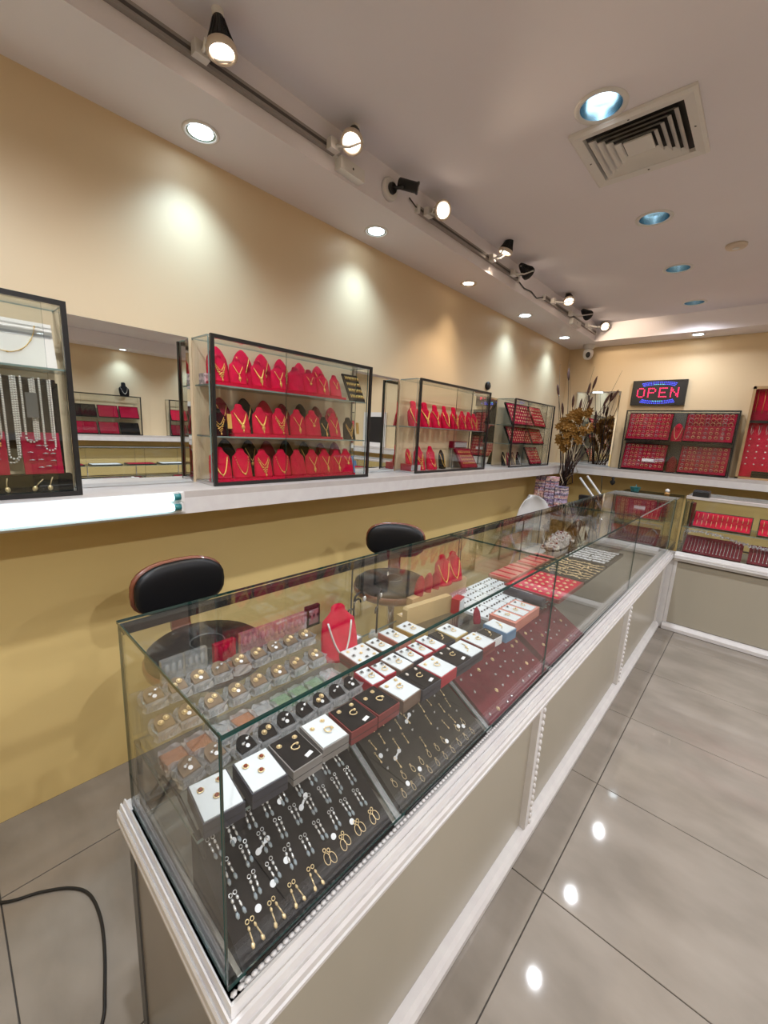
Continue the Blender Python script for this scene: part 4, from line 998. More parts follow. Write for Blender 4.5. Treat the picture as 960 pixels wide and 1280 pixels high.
# ------------------------------------------------------------------ long showcase: clear ring boxes on an acrylic stair
t = thing('acrylic_stair', 'clear acrylic stair holding the little ring boxes', 'display stand', T(0, .222, ZG+.0002))
for x0, x1, h_ in ((-.850, -.800, .066), (-.800, -.745, .034)): MB().box(((x0+x1)/2, .22, h_/2), (x1-x0-.0005, .44, h_)).build('step', 'acrylic_clear', t)
def dpad(m, tilt=24):
    k = ('dpad', m)
    if k not in MESH:
        w_, d_ = .0165, .015
        poly = [(w_, -d_)]+[(w_*math.cos(a), d_*.1+d_*.95*math.sin(a)) for a in [PI*q/8 for q in range(9)]]+[(-w_, -d_)]
        b = MB(); n = len(poly)
        vs = [(x, y, .004) for x, y in poly]+[(x, y, .022+(y+d_)*.42) for x, y in poly]
        b.add(vs, [(i, (i+1) % n, n+(i+1) % n, n+i) for i in range(n)]+[tuple(range(n))[::-1], tuple(range(n, 2*n))], 0)
        MESH[k] = b.mesh('pad', [m])
    return MESH[k]
def cbox(m):
    k = ('cbox', m)
    if k not in MESH:
        b = MB(); a = .0205
        b.loft([[(-a*.9, -a*.9, 0), (a*.9, -a*.9, 0), (a*.9, a*.9, 0), (-a*.9, a*.9, 0)], [(-a, -a, .004), (a, -a, .004), (a, a, .004), (-a, a, .004)], [(-a, -a, .018), (a, -a, .018), (a, a, .018), (-a, a, .018)], [(-a*.9, -a*.9, .020), (a*.9, -a*.9, .020), (a*.9, a*.9, .020), (-a*.9, a*.9, .020)]], smooth=False)
        for i in range(4):
            x = -.012+.008*i; b.box((x, -a-.0006, .010), (.005, .0012, .012)); b.box((-a-.0006, x, .010), (.0012, .005, .012))
        rs = random.Random(hash(m) % 97 if False else len(m))
        rings = []
        for z_ in (.0005, .008, .016, .024):
            rings.append([(a*1.12*rs.uniform(.86, 1.12)*max(-1, min(1, 1.3*math.cos(q))), a*1.12*rs.uniform(.86, 1.12)*max(-1, min(1, 1.3*math.sin(q))), z_+rs.uniform(-.0, .004)) for q in [2*PI*i_/16 for i_ in range(16)]])
        b.loft(rings, 1, smooth=False, cap=False)
        MESH[k] = b.mesh('clear_case', [m, 'crinkle'])
    return MESH[k]
def ring_box(x, y, z, case, pad_, words, grp, jewel='gold_stud', a=0, tagged=True, colour='brown'):
    M = T(x, y, z) @ RZ(90+a)
    t = thing('ring_box', words, 'ring box', M, grp)
    put('clear_case', cbox(case), t)
    if pad_:
        put('pad', dpad(pad_), t)
        F = M @ T(0, 0, .0286) @ RX(22.8)
        for s_ in (-1, 1): put_tag('earring', EM[jewel], F @ T(s_*.006, .001+.003*s_, .0004) @ S(.85), f'earring in {words}', 'earring', f'earrings on: {grp or words}')
        if tagged: put_tag('price_sticker', tag_dot, F @ T(.001, -.008, .0004) @ S(.75), f'white sticker in {words}', 'sticker', f'stickers on: {grp or words}')
za, zb_, zc = ZG+.0664, ZG+.0344, ZG+.0003
for k, y in enumerate((.249, .296, .342, .388, .437, .484, .530, .576, .624)):
    ring_box(-.826, y, za, 'acrylic_orange' if k == 4 else 'acrylic', 'brown_velvet', 'clear ring box with brown pad on the top acrylic step', 'ring boxes on the top step', 'gold_stud' if k % 3 else 'stud', random.uniform(-6, 6), k % 2 == 0)
for k, y in enumerate((.249, .294, .346, .399, .452, .506, .558, .616)):
    ring_box(-.772, y, zb_, 'acrylic', 'brown_velvet', 'clear ring box with brown pad on the lower acrylic step', 'ring boxes on the lower step', 'gold_stud', random.uniform(-6, 6), k % 2 == 1)
for k in range(9):
    m = ['acrylic_orange', 'acrylic_orange', 'acrylic', 'acrylic_orange', 'acrylic', 'acrylic_green', 'acrylic_green', 'acrylic_green', 'acrylic'][k]
    cn = {'acrylic': 'colourless', 'acrylic_orange': 'orange-tinted', 'acrylic_green': 'green-tinted'}[m]
    ring_box(-.718, .247+.0472*k, zc, m, None, f'empty {cn} acrylic ring box in front of the steps', f'empty {cn} ring boxes')
for k in range(2): ring_box(-.672, .252+.048*k, zc, 'acrylic', 'brown_velvet', 'clear ring box with brown pad behind the white-padded dark box', 'ring boxes behind the first white box', 'stud', 8)
for k in range(7):
    ring_box(-.6425+(.005 if k < 2 else 0)-.012, .352+.0472*k, zc, 'acrylic', 'black_velvet', 'clear ring box with black pad in the row behind the jewellery boxes', 'ring boxes with black pads', 'gold_stud' if k in (1, 4) else 'stud', random.uniform(-8, 8), k % 2 == 0)
# upright pink and clear boxes behind the top step
def upright(y, m, words, grp, h_=.05, w_=.05):
    t = thing('upright_box', words, 'box', T(-.842, y, ZG+.1005) @ RZ(90), grp)
    return t
def lidbox(x, y, z, m, words, grp, w_=.048, h_=.050, inner=None):
    t = thing('open_ring_box', words, 'ring box', T(x, y, z) @ RZ(90), grp)
    b = MB().box((0, 0, h_/2), (w_, .012, h_)); li_ = b.build('lid', m, t)
    b = MB()
    for i in range(3): b.sphere((-.013+.013*i, -.0065, h_*.55), (.006, .002, .014), 6, 4)
    b.build('facets', m, li_)
    if inner: bx('inner_frame', inner, t, (0, -.007, h_*.5), (w_*.7, .002, h_*.7))
ls = ZG+.0002
for k in range(4): lidbox(-.8505+.0, .478+.049*k, ls+.09, 'acrylic_pink', 'upright pink acrylic lid behind the top row of ring boxes', 'pink acrylic lids')
for k in range(2): lidbox(-.8505, .300+.049*k, ls+.09, 'acrylic', 'upright clear acrylic lid behind the top row of ring boxes', 'clear acrylic lids')
lidbox(-.8505, .415, ls+.09, 'wine_velvet', 'upright dark red lid between clear and pink lids', None, .052, .046)
lidbox(-.8505, .672, ls+.09, 'black_velvet', 'upright black lid with pink inset beside the red bust', None, .046, .060, 'acrylic_pink')
t = thing('lid_rail', 'narrow clear rail along the back carrying the upright lids', 'rail', T(-.8505, .222, ls)); MB().box((-.006, .24, .0445), (.0115, .49, .0888)).build('rail', 'acrylic_clear', t)
for o_ in [o for o in COL.objects if o.name.startswith('open_ring_box')]: o_.location.x = -.8565
# red bust with silver necklace
bust('slab', R_, .150, T(-.790, .722, ZG+.0003) @ RZ(70), 'red velvet bust with silver chain standing among the counter boxes', None, 4, 'silver', 'silver chain on the red bust in the long counter', None)
# black curled earring stands
for k, (y, a) in enumerate(((.800, 0), (.868, 30))):
    t = thing('earring_stand', 'black curled earring tree with a clear foot' if k == 0 else 'smaller black curled earring tree beside the first', 'earring stand', T(-.842+.035*k, y+.02, ZG+.0003) @ RZ(90+a))
    bx('foot', 'acrylic', t, (0, 0, .006), (.04, .04, .012))
    pts = [(0, 0, .012), (0, 0, .09), (0, 0, .125)]+[(.022-.022*math.cos(q), 0, .125+.022*math.sin(q)) for q in (.6, 1.2, 1.8, 2.4, 3.0)]
    MB().tube(pts, .0032, 6).build('stem', 'black_plastic', t)
    for s_, z in ((-1, .06), (1, .085)): MB().tube([(0, 0, z)]+[(s_*(.014-.014*math.cos(q)), 0, z+.03+.014*math.sin(q)-.0) for q in (.3, 1.0, 1.8, 2.6, 3.2)], .0028, 6).build('branch', 'black_plastic', t)
    MB().sphere((.044, 0, .122), (.008, .005, .010), 8, 5).build('drop', 'silver', t)
# beige folding box and tray behind
t = thing('beige_case', 'beige padded presentation case standing open in the counter', 'case', T(-.775, 1.115, ZG+.0003) @ RZ(82))
b = MB(); b.prism([(-.11, 0), (.11, 0), (.11, .058), (.104, .066), (-.104, .066), (-.11, .058)], -.012, .012, 0, RX(90)); b.build('lid', 'beige_box', t); bx('base', 'beige_box', t, (0, .026, .014), (.22, .028, .028)); bx('inner_pad', 'cream_card', t, (0, .026, .0285), (.20, .02, .001))
# studs on white cards beyond
for k in range(8):
    i, j = k % 2, k//2
    M = T(-.66-.115*i, 1.30+.095*j+.02*i, ZG+.0003) @ RZ(90)
    t = thing('earring_card', 'white card of black stud earrings beyond the salmon box', 'card', M, 'white stud cards')
    bx('card', 'white_pad', t, (0, 0, .005), (.088, .105, .010)); 
    b = MB()
    for a in range(4):
        for c in range(3): b.sphere((-.03+.02*a, -.032+.032*c, .0128), (.0042, .0042, .003), 7, 4)
    stuff(b.build('studs', 'frame_grey', t))
t = thing('red_box', 'upright red ring box with white lining on the counter shelf', 'box', T(-.725, 1.245, ZG+.0003) @ RZ(100)); bx('box_body', 'red_box', t, (0, .01, .028), (.05, .03, .056)); bx('lining', 'white_pad', t, (0, -.006, .028), (.040, .003, .044))
bust('arch', 'darkred_velvet', .055, T(-.635, 1.215, ZG+.0003) @ RZ(70), 'small dark red ring cone on the counter shelf', None, None, noun='ring_cone')
for k in range(3): bust('arch', 'wine_velvet', .07, T(-.8395, 1.14+.05*k, ZG+.0303+.03), 'small wine red pillow on the rear ledge of the counter', 'wine pillows', None, noun='pillow')
for k in range(2): bust('slab', R_, .115, T(-.8395, 1.30+.075*k, ZG+.0603) @ RZ(75), 'red bust on the rear ledge of the counter', 'red busts on the rear ledge', 4, 'gold', 'gold chain on a red bust, rear ledge of the counter', 'chains on the rear ledge busts')
o = MB().box((-.8395, 1.27, ZG+.03), (.028, .36, .0595)).build('rear_ledge', 'wood_strip'); tag(o, 'low wooden rear ledge inside the long counter', 'ledge')
lidbox(-.805, 1.33, ls, 'acrylic_pink', 'pale pink acrylic box before the rear ledge', 'pale acrylic boxes', .05, .03)
lidbox(-.805, 1.385, ls, 'acrylic_pink', 'pale pink acrylic box before the rear ledge', 'pale acrylic boxes', .05, .03)
# grey roll between
t = thing('bracelet_roll', 'dark grey bracelet roll before the red tray', 'display stand', T(-.60, 1.535, ZG+.0003)); MB().tube([(-.09, 0, .0195), (.07, 0, .0195)], .019, 12).build('roll', 'darkgrey_box', t); bx('plinth', 'frame_black', t, (-.01, 0, .002), (.17, .05, .004))
# trays on the shelf
TR = [(-.500, 1.615, 'red_velvet', 'red', 'red earring tray on the counter shelf', 'gold_stud', 6, 7), (-.500, 1.935, 'charcoal_velvet', 'dark', 'dark tray of gold chains on the counter shelf', 'gold_drop', 7, 9), (-.500, 2.285, 'charcoal_velvet', 'dark', 'dark tray of white carded earrings on the counter shelf', None, 6, 6)]
wc = MB().box((0, 0, .002), (.022, .030, .004)).sphere((0, 0, .0045), (.004, .008, .002), 6, 4, 1).mesh('earring_card', ['white_paper', 'silver'])
for x, y, padm, rimn, lab, ek, nx, ny in TR:
    w_, h_ = (.305 if ek == 'gold_stud' else .335), .235
    M = frame((x, y, ZG+.0004), (0, 1, 0), (-1, 0, 0))
    tt = tray('earring_tray', lab, M, w_, h_, .012, padm, 'redbrown_box' if rimn == 'red' else 'frame_black'); acc = MB(); Mi = M.inverted()
    def fn(M, i, j, ek=ek, lab=lab):
        if ek:
            me = EM[ek]; acc.add([v.co for v in me.vertices], [tuple(p.vertices) for p in me.polygons], 0, True, Mi @ M @ RZ(random.uniform(-50, 50)) @ S(1.25))
        else: put_tag('earring_card', wc, M @ RZ(random.uniform(-8, 8)), f'white earring card in the {lab}', 'card', f'cards in the {lab}')
    grid(M, w_, h_, nx, ny, .0146, fn, .016, .004)
    if ek: stuff(acc.build('gold_earrings', 'gold_pale', tt))
# salmon cloth pads behind the trays, plush pile, brown scarf, clear bags
for k in range(2):
    t = thing('salmon_pad', 'salmon red cloth pad behind the trays of the counter', 'pad', T(-.80, 1.72+.29*k, ZG+.0003) @ RZ(90), 'salmon pads behind the trays'); bx('pad', 'salmon_box', t, (.10, 0, .006), (.26, .10, .012))
    for q in range(4): bx('fold', 'red_velvet', t, (-.01+.065*q, 0, .0135), (.012, .096, .003))
b = MB(); random.seed(3)
flw = []
for k in range(80):
    c = (random.uniform(-.06, .06), random.uniform(-.17, .17), 0)
    z = .030+.105*(1-(c[0]/.07)**2)*(1-(c[1]/.19)**2)
    flw.append((c[0], c[1], z))
fm = MB()
for q in range(5): fm.sphere((.009*math.cos(q*1.257), .009*math.sin(q*1.257), 0), (.0085, .0085, .006), 6, 4)
fm.sphere((0, 0, .006), .0062, 6, 4, 1); fm1 = fm.mesh('cloth_flower', ['plush', 'darkred_velvet'])
t = thing('flower_basket', 'dark basket holding the heap of white cloth flowers', 'basket', T(-.80, 2.42, ZG+.0003)); MB().lathe([(.05, 0), (.075, .03), (.078, .032), (.072, .032)], 18, M=S3(.65, 2.1, 1)).build('bowl', 'stem', t)
MB().sphere((0, 0, .03), (.042, .15, .085), 14, 8).build('filling', 'plush', t)
for c in flw: put_tag('cloth_flower', fm1, T(-.80+c[0]*.6, 2.42+c[1]*.9, ZG+.010+c[2]*.75) @ RX(random.uniform(-40, 40)) @ RY(random.uniform(-40, 40)), 'white cloth flower with red heart in the counter basket', 'cloth flower', 'cloth flowers in the basket')
b = MB(); rings = []
for j in range(7):
    a = j/6; rr = .055*math.sin(PI*(.15+.8*a)); rings.append([(rr*(1+.25*math.sin(3*q+j))*math.cos(q), 1.4*rr*(1+.2*math.sin(4*q+2*j))*math.sin(q), .15*a) for q in [2*PI*k/16 for k in range(16)]])
tag(MB().loft(rings).build('scarf', 'tortoise', None, T(-.79, 2.72, ZG+.0003)), 'bunched brown patterned scarf in the counter', 'scarf')
for k in range(3):
    rings = [[(.05*(1+.3*math.sin(2*q+j+k))*math.cos(q)*(1-.5*(j/5)**2), .09*(1+.2*math.sin(3*q+j))*math.sin(q)*(1-.5*(j/5)**2), .03*j) for q in [2*PI*i/14 for i in range(14)]] for j in range(6)]
    tag(MB().loft(rings, smooth=False).build('plastic_bag', 'acrylic', None, T(-.76, 2.90+.2*k, ZG+.0003)), 'crumpled clear plastic bag at the far end of the counter', 'bag', 'clear bags in the counter')
# black cable through the counter end
b = MB().tube([(-.79, .225, ZG-.1), (-.72, .225, ZG-.012), (-.66, .23, ZG-.014), (-.60, .235, ZG-.05), (-.575, .24, ZG-.10), (-.56, .245, .65)], .003, 6); tag(b.build('cable', 'black_plastic'), 'thin black cable running under the counter shelf', 'cable')

# ------------------------------------------------------------------ corner showcase contents
MA = AM @ T(.03, .30, .8455) @ RX(66)
tray('ring_tray', 'wine red ring tray leaning on the shelf of the corner showcase', MA, .33, .135, pad='wine_velvet', rim='frame_black')
rmA = ring_mesh('silver', .008, .0016)
grid(MA, .33, .135, 10, 4, .0144, lambda M, i, j: put_tag('ring', rmA, M @ RX(-40), 'silver ring in the leaning tray of the corner showcase', 'ring', 'rings in the corner showcase'), mg=.014)
bx_ = tag(bx('black_board', K_, None, (0, 0, .075), (.06, .012, .15), AM @ T(.385, .34, .8455) @ RX(-8)), 'narrow black board beside the leaning ring tray', 'display board')
MA2 = AM @ T(.03, .030, .6413) @ RX(8)
tray('ring_tray', 'black and white ring tray on the floor of the corner showcase', MA2, .29, .19, pad='black_velvet', rim='foil')
rmB = ring_mesh('silver', .010, .002)
grid(MA2, .29, .19, 9, 5, .0146, lambda M, i, j: put_tag('ring', rmB, M @ RX(-30), 'silver ring in the flat tray of the corner showcase', 'ring', 'rings in the flat corner tray'), mg=.012)
MA3 = AM @ T(.33, .03, .6413) @ RX(25)
tray('ring_tray', 'small burgundy tray in the corner showcase', MA3, .085, .16, pad='burgundy', rim='burgundy')
t = thing('gift_bag', 'crumpled orange foil bag in the corner showcase', 'bag', AM @ T(.22, .30, .6408))
MB().loft([[(.14*math.cos(q)*(1-.4*j/3)*(1+.1*math.sin(3*q)), .055*math.sin(q)*(1-.5*j/3), .045*j) for q in [2*PI*i/14 for i in range(14)]] for j in range(4)], smooth=False).build('bag', 'orange_foil', t)
MB().tube([(.05, -.03, .10), (.08, -.055, .09), (.11, -.05, .05)], .006, 6).build('ribbon', 'white_paper', t)
for k, (z0, h_, m) in enumerate(((.6465, .10, 'yellow_paper'), (.752, .03, 'purple_paper'), (.8455, .05, 'yellow_paper'), (.90, .06, 'white_paper'))):
    o = bx('paper_sheet', m, None, (0, 0, h_/2), (.075, .002, h_), T(-.925, 3.90+.004*k, z0-.0) @ RX(-6)); tag(o, ['yellow notice sheet beside the corner showcase', 'purple notice strip beside the corner showcase', 'upper yellow sheet beside the corner showcase', 'white notice sheet beside the corner showcase'][k], 'paper')
t = thing('notice_stand', 'slim post carrying paper notices beside the corner showcase', 'stand', T(-.925, 3.925, 0)); bx('post', 'white_plastic', t, (0, 0, .50), (.03, .012, 1.0)); bx('foot', 'white_plastic', t, (0, 0, .006), (.10, .08, .012))
# ------------------------------------------------------------------ back showcase contents
chain_m = MB()
for i in range(12): chain_m.tube([(0, .0, .002), (.0005*(i % 2), -.014, .003), (0, -.030, .002)], .0014, 4, M=T(.012+.026*i, 0, 0))
for k in range(4):
    x0 = .055+.385*k
    if x0+.36 > 1.6: continue
    w_ = .352
    M = BMx @ T(x0, .125, .8355) @ RX(52)
    nmb = ['first', 'second', 'third', 'fourth'][k]
    tray('chain_tray', f'bright red chain tray on the shelf, {nmb} from the corner gap', M, w_, .145, pad='red_velvet', rim='frame_black')
    cm = MB().tube([(0, .022, .002), (.001, 0, .003), (0, -.022, .002)], .0019, 4).mesh('gold_chain', ['gold_pale'])
    if k < 2: grid(M, w_, .145, 11, 2, .0146, lambda M, i, j: put_tag('gold_chain', cm, M, f'short gold chain in the bright red tray, {nmb} from the gap', 'chain', f'chains in the {nmb} bright red tray'), mg=.012)
    M = BMx @ T(x0-.02, .035, .6413) @ RX(42)
    tray('chain_tray', f'burgundy chain tray on the showcase floor, {nmb} from the corner gap', M, w_, .17, pad='burgundy', rim='burgundy')
    sm = MB().tube([(0, .055, .002), (.002, 0, .003), (0, -.055, .002)], .0012, 4).sphere((0, -.062, .003), (.004, .005, .003), 6, 4).mesh('silver_chain', ['silver'])
    if k < 2: grid(M, w_, .17, 16, 1, .0146, lambda M, i, j: put_tag('silver_chain', sm, M, f'silver pendant chain in the burgundy tray, {nmb} from the gap', 'chain', f'chains in the {nmb} burgundy tray'), mg=.012)
for k, m in enumerate(('frame_black', 'burgundy')):
    tag(bx('upright_board', m, None, (0, 0, .09), (.012, .13, .18), BMx @ T(.022+.02*k, .26-.06*k, .8356)), ['upright black board at the gap end of the back showcase', 'upright burgundy board at the gap end of the back showcase'][k], 'display board')
# tinsel garland
b = MB(); random.seed(11)
pts = []
for i in range(150):
    a = i/149; x = .03+1.5*a; z = .790+.022*math.sin(a*13+.6)-.02*a
    pts.append((x, .088+.01*math.sin(a*20), z))
core = thing('tinsel_garland', 'silver tinsel garland draped along the front of the back showcase', 'garland', BMx)
MB().tube(pts[::4], .0015, 5).build('core', 'foil', core)
for p in pts:
    for q in range(9):
        d = Vector((random.uniform(-1, 1), random.uniform(-1, 1), random.uniform(-1, 1))).normalized()*.017
        n_ = d.cross(Vector((.3, .5, .8))).normalized()*.002
        P = Vector(p); b.add([P-n_, P+n_, P+d+n_, P+d-n_], [(0, 1, 2, 3)], 0)
stuff(b.build('tinsel', 'foil', core))
for x in (.02, .78, 1.55):
    o = MB().tube([(x, .088, .6425), (x, .088, .800)], .003, 6).build('support_pin', 'chrome', core)
t = thing('black_case', 'small black case lying on top of the back showcase', 'case', BMx @ T(.085, .055, 1.0855) @ RZ(-4))
MB().box((0, 0, .017), (.10, .075, .034)).build('base', 'black_plastic', t); MB().loft([[(-.05, -.0375, .035), (.05, -.0375, .035), (.05, .0375, .035), (-.05, .0375, .035)], [(-.044, -.032, .050), (.044, -.032, .050), (.044, .032, .050), (-.044, .032, .050)]], smooth=False).build('lid', 'black_leather', t)
for k, x in enumerate((.075, .19)):
    t = thing('puck_light', 'small warm puck light under the top of the back showcase', 'puck light', BMx @ T(x, .20, 1.0755), 'puck lights in the back showcase'); MB().lathe([(.012, -.0005), (.012, -.006), (.009, -.008)], 14).build('ring', 'chrome', t); MB().lathe([(.009, -.008), (.006, -.010)], 12).build('lamp', 'lamp_warm', t)
# on top of the corner showcase and hanging beside it
t = thing('teal_dish', 'small teal paper dish on top of the corner showcase', 'dish', AM @ T(.085, .30, 1.0455)); MB().lathe([(.03, 0), (.042, .035), (.044, .036), (.028, .004)], 8, smooth=False).build('dish', 'teal', t); MB().tube([(0, 0, .003), (.005, 0, .06)], .003, 5).build('stick', 'teal', t)
t = thing('white_ornament', 'small white knob ornament on top of the corner showcase', 'ornament', AM @ T(.32, .33, 1.0455)); MB().lathe([(.018, 0), (.02, .01), (.012, .02)], 14).build('base', 'orange_foil', t); MB().sphere((0, 0, .032), .017, 12, 8).build('knob', 'white_plastic', t)
P = ony(765, 600, 4.70)
b = MB().tube([(0, 0, 0), (.002, 0, -.05), (0, 0, ZSH-.1-P.z)], .0025, 5)
t = thing('hanging_ornament', 'small black figure hanging on a cord under the back ledge', 'ornament', T(P.x, 4.738, 0))
MB().tube([(0, 0, ZSH-.086), (0, -.004, P.z+.02)], .0022, 5).build('cord', 'black_plastic', t)
MB().loft([[(.022*k_[0]*math.cos(q), .012*k_[0]*math.sin(q), P.z+.03-k_[1]) for q in [2*PI*i/10 for i in range(10)]] for k_ in ((.3, 0), (.8, .015), (.5, .03), (1.2, .05), (.9, .07), (.3, .085))]).build('figure', 'black_plastic', t)
P = ony(753, 600, 4.735)
tag(MB().tube([(P.x-.01, 4.738, ZSH-.086), (P.x, 4.735, 1.0), (P.x+.01, 4.74, .6), (P.x, 4.75, .02), (P.x+.1, 4.75, .006)], .004, 5).build('cord', 'black_plastic'), 'long black cord dropping from the back ledge', 'cord')
P = ony(742, 620, 4.6)
t = thing('folding_easel', 'pair of white slats of a folded easel by the back wall', 'easel', T(P.x, 4.62, 0))
A_ = ony(725, 597, 4.62); A2 = ony(733, 595, 4.62)
for q, a_ in enumerate((A_, A2)): MB().tube([(a_.x-P.x+a_.z*.85, .03*q, .012), (a_.x-P.x, .03*q, a_.z)], .011, 6).build('slat', 'white_plastic', t)
# ------------------------------------------------------------------ opposite corner: table, gift boxes, dried flowers, white chair
t = thing('side_table', 'low white corner table hidden behind the counter', 'table', T(-1.46, 4.36, 0))
bx('table_top', 'white_plastic', t, (0, 0, .69), (.50, .42, .03))
for x in (-.22, .22):
    for y in (-.18, .18): bx('leg', 'white_plastic', t, (x, y, .3375), (.03, .03, .675))
random.seed(21)
bh = .029
for lev in range(13):
    z = .7055+lev*(bh+.0005)
    n = 4 if lev < 4 else (3 if lev < 10 else 2)
    for i in range(n):
        x = -1.645+.105*i
        wd = .100
        M = T(x+random.uniform(-.002, .002), 4.24+random.uniform(-.004, .004), z) @ RZ(random.uniform(-1, 1))
        t = thing('gift_box', 'x', 'gift box', M)
        k = random.randrange(7); k2 = (k+random.randrange(1, 3)) % 7
        GN = ['pink', 'violet', 'rose grey', 'dark red', 'slate', 'salmon', 'lilac']
        t['label'] = f'{GN[k]} gift box with {GN[k2]} lid, {["bottom", "second", "third", "fourth", "fifth", "sixth", "seventh", "eighth", "ninth", "tenth", "eleventh", "twelfth", "top"][lev]} layer of pile, {["against the wall", "second from the wall", "third from the wall", "fourth from the wall"][i]}'
        bx('box_body', 'gift%d' % k, t, (0, 0, bh*.32), (wd-.006, .10, bh*.64)); ld_ = bx('lid', 'gift%d' % k2, t, (0, 0, bh*.80), (wd-.002, .104, bh*.40))
        bx('ribbon', 'white_paper' if k % 2 else 'purple_paper', ld_, (0, 0, bh*.72), (.012, .106, bh*.58))
t = thing('dark_box', 'small black box behind the patterned gift boxes', 'box', T(-1.28, 4.47, .7055)); bx('box_body', 'black_plastic', t, (0, 0, .09), (.09, .07, .18)); bx('lid', 'frame_black', t, (0, 0, .195), (.094, .074, .03))
FB = Vector((-1.50, 4.44, .7055))
t = thing('dried_flowers', 'tall vase of dried brown stalks with ochre blossoms in the corner', 'flower arrangement', T(*FB))
MB().lathe([(.045, 0), (.06, .05), (.065, .12), (.045, .22), (.032, .28), (.042, .31), (.036, .31), (.026, .28)], 18).build('vase', 'stem', t)
random.seed(5)
def flp(px, py, y): return ony(px, py, y)-FB
tips = [((697, 482), 4.44), ((711, 462), 4.50), ((717, 495), 4.40), ((746, 472), 4.42), ((738, 480), 4.55), ((727, 500), 4.48), ((740, 498), 4.36), ((762, 494), 4.40), ((772, 489), 4.45), ((703, 505), 4.38)]
base0 = Vector((0, 0, .29))
for k, (q, y) in enumerate(tips):
    tp = flp(q[0], q[1], y); b0 = base0+Vector((random.uniform(-.02, .02), random.uniform(-.02, .02), 0))
    mid = b0.lerp(tp, .5)+Vector((0, 0, .06))
    pts = [b0, b0.lerp(mid, .5)+Vector((0, 0, .02)), mid, mid.lerp(tp, .55)+Vector((0, 0, .01)), tp]
    MB().tube(pts, [.006, .005, .004, .003, .002], 5).build('stalk', 'stem', t)
    d = (tp-pts[3]).normalized(); c0 = tp-d*.11
    MB().tube([c0, c0+d*.03, c0+d*.07, c0+d*.105, c0+d*.125], [.004, .011, .013, .008, .002], 7).build('plume', 'plume', t)
for k, (q, y) in enumerate((((700, 455), 4.5), ((743, 458), 4.45), ((778, 463), 4.4), ((712, 455), 4.42))):
    tp = flp(q[0], q[1], y); mid = base0.lerp(tp, .6)+Vector((-.03+.02*k, 0, .02))
    MB().tube([base0, base0.lerp(mid, .5), mid, tp], [.004, .003, .002, .001], 5).build('twig', 'stem', t)
for k in range(9):
    tp = flp(random.uniform(697, 745), random.uniform(560, 600), 4.38); s0 = base0+Vector((random.uniform(-.03, .03), random.uniform(-.03, .03), 0))
    MB().tube([s0, s0.lerp(tp, .4), flp(random.uniform(700, 740), random.uniform(530, 560), 4.40)], [.007, .006, .003], 5).build('stalk', 'stem', t)
pet = MB()
for q in range(7):
    a = q*2*PI/7
    pet.add([(0, 0, 0), (.018*math.cos(a-.45), .018*math.sin(a-.45), .010), (.032*math.cos(a), .032*math.sin(a), .006+.004*(q % 2)), (.018*math.cos(a+.45), .018*math.sin(a+.45), .012), (.014*math.cos(a), .014*math.sin(a), .002)], [(0, 1, 4), (0, 4, 3), (4, 1, 2), (4, 2, 3)], 0, True)
pet.sphere((0, 0, .006), (.009, .009, .008), 6, 4)
petm = pet.mesh('blossom', ['ochre'])
for k in range(64):
    if k < 36: q = (random.uniform(696, 715), random.uniform(520, 562))
    else: q = (random.uniform(716, 737), random.uniform(513, 552))
    P = flp(q[0], q[1], 4.36+random.uniform(-.03, .05))
    put('blossom', petm, t, aim(P, (random.uniform(-.2, 1), random.uniform(-1.4, -.4), random.uniform(-.4, .8))) @ S(random.uniform(1.2, 1.7)))
for k, pp in enumerate((((738, 528), (732, 540), (728, 552), (735, 562)), ((713, 535), (716, 545), (714, 560), (718, 575)), ((724, 560), (716, 572), (722, 590), (706, 598)), ((703, 580), (700, 592), (704, 603), (700, 610)))):
    MB().tube([flp(*q, 4.34) for q in pp], [.003, .006, .005, .002], 5).build('straw_leaf', 'straw', t)
# white moulded chair
t = thing('white_chair', 'white round-backed plastic chair behind the counter', 'chair', T(-1.385, 3.66, 0) @ RZ(62))
rings = []
for j in range(9):
    z = .60+.34*j/8; w_ = .19*math.sqrt(max(.02, 1-((z-.70)/.245)**2)) if z > .70 else .19
    ring = []
    for s_, off in ((1, 0), (-1, .014)):
        for i in range(9):
            u = (-1+2*i/8)*s_; ring.append((w_*u, .17-.08*u*u+off+.06*(z-.62), z))
    rings.append(ring)
MB().loft(rings).build('backrest', 'white_plastic', t)
MB().lathe([(.02, .44), (.19, .445), (.21, .46), (.20, .475), (.02, .465)], 24).build('seat', 'white_plastic', t)
for s_ in (-1, 1):
    MB().tube([(s_*.17, .10, .46), (s_*.185, .16, .55), (s_*.17, .155, .66)], .012, 6).build('back_support', 'white_plastic', t)
    for y in (-1, 1): MB().tube([(s_*.13, y*.13, .45), (s_*.19, y*.19, .003)], [.014, .011], 8).build('leg', 'white_plastic', t)

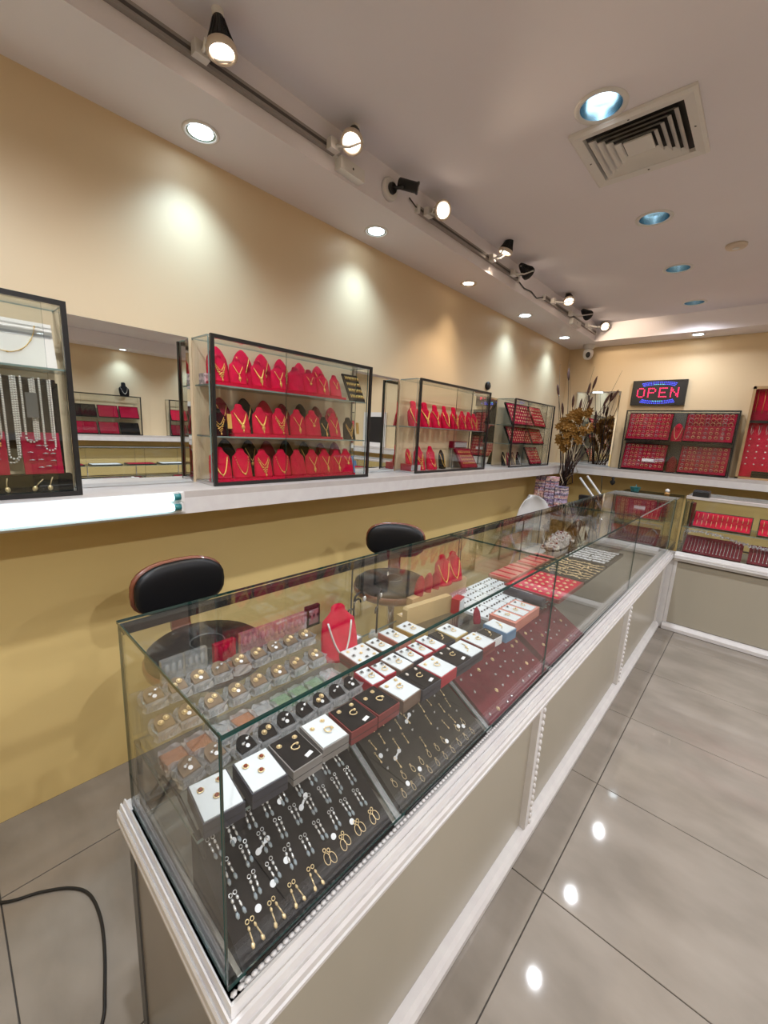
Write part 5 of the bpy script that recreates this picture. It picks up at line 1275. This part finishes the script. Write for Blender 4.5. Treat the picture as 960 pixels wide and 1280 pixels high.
# ------------------------------------------------------------------ bar stools
def stool(x, y, a, label):
    t = thing('bar_stool', label, 'stool', T(x, y, 0) @ RZ(a))   # sits facing local -y, backrest at +y
    MB().lathe([(.02, .003), (.20, .003), (.205, .012), (.10, .024), (.03, .035)], 28).build('base_plate', 'chrome', t)
    MB().lathe([(.028, .03), (.026, .40), (.022, .41), (.020, .63)], 16).build('gas_column', 'chrome', t)
    MB().torus((0, -.06, .26), .13, .009, 24, 8).tube([(0, -.02, .26), (0, -.19, .26)], .007, 8).build('foot_ring', 'chrome', t)
    MB().lathe([(.03, .628), (.17, .632), (.195, .650), (.198, .672), (.19, .68)], 28).build('seat_shell', 'cherry', t)
    sc_ = MB().lathe([(.192, .672), (.190, .695), (.17, .710), (.10, .716), (.02, .714)], 28).build('seat_cushion', 'black_leather', t)
    MB().torus((0, 0, .715), .055, .0018, 20, 4).build('stitching', 'frame_grey', sc_)
    MB().loft([[(-.035, .15, .655), (.035, .15, .655), (.035, .165, .655), (-.035, .165, .655)], [(-.035, .20, .70), (.035, .20, .70), (.035, .212, .695), (-.035, .212, .695)], [(-.032, .215, .80), (.032, .215, .80), (.032, .228, .80), (-.032, .228, .80)]], smooth=False).build('back_post', 'cherry', t)
    def pad(d0, d1, k, zc=.860):
        rings = []
        for yy, sc in ((d0-.009, .05), (d0-.0085, .35), (d0-.006, .65), (d0, .90), (d0+(d1-d0)*.25, 1.0), (d0+(d1-d0)*.75, 1.0), (d1, .92), (d1+.001, .05)):
            ring = []
            for i in range(28):
                q = 2*PI*i/28; cx, sx = math.cos(q), math.sin(q)
                u = math.copysign(abs(cx)**.72, cx)*.158*k*sc; v = math.copysign(abs(sx)**.72, sx)*.092*k*sc
                ring.append((u, .205+yy-.9*u*u, zc+v+.10*(v*0)))
            rings.append(ring)
        return rings
    MB().loft(pad(.012, .030, 1.05)).build('back_shell', 'cherry', t)
    MB().loft(pad(-.020, .012, 1.0)).build('back_cushion', 'black_leather', t)
stool(-1.30, .572, 92, 'black cushioned bar stool with cherry shell beside the counter end')
stool(-1.305, 1.535, 38, 'black cushioned bar stool farther along behind the counter')
# ------------------------------------------------------------------ floor cable
pts = [(-1.75, -.35, .0045), (-1.62, -.16, .0045), (-1.465, -.006, .0045), (-1.418, .08, .0045), (-1.37, .145, .0045), (-1.31, .182, .0045), (-1.221, .19, .0045), (-1.125, .178, .0045), (-1.016, .152, .0045), (-.956, .132, .0045), (-.90, .08, .0045), (-.86, -.05, .0045), (-.90, -.3, .0045)]
def smooth(pts, n=8):
    P = [Vector(p) for p in pts]; out = []
    for i in range(len(P)-1):
        p0, p1, p2, p3 = P[max(i-1, 0)], P[i], P[i+1], P[min(i+2, len(P)-1)]
        for k in range(n):
            u = k/n; out.append(.5*((2*p1)+(p2-p0)*u+(2*p0-5*p1+4*p2-p3)*u*u+(3*p1-p0-3*p2+p3)*u*u*u))
    return out+[P[-1]]
tag(MB().tube(smooth(pts), .0042, 8).build('floor_cable', 'black_plastic'), 'black cable looping across the floor tiles', 'cable')
bpy.context.view_layer.update()
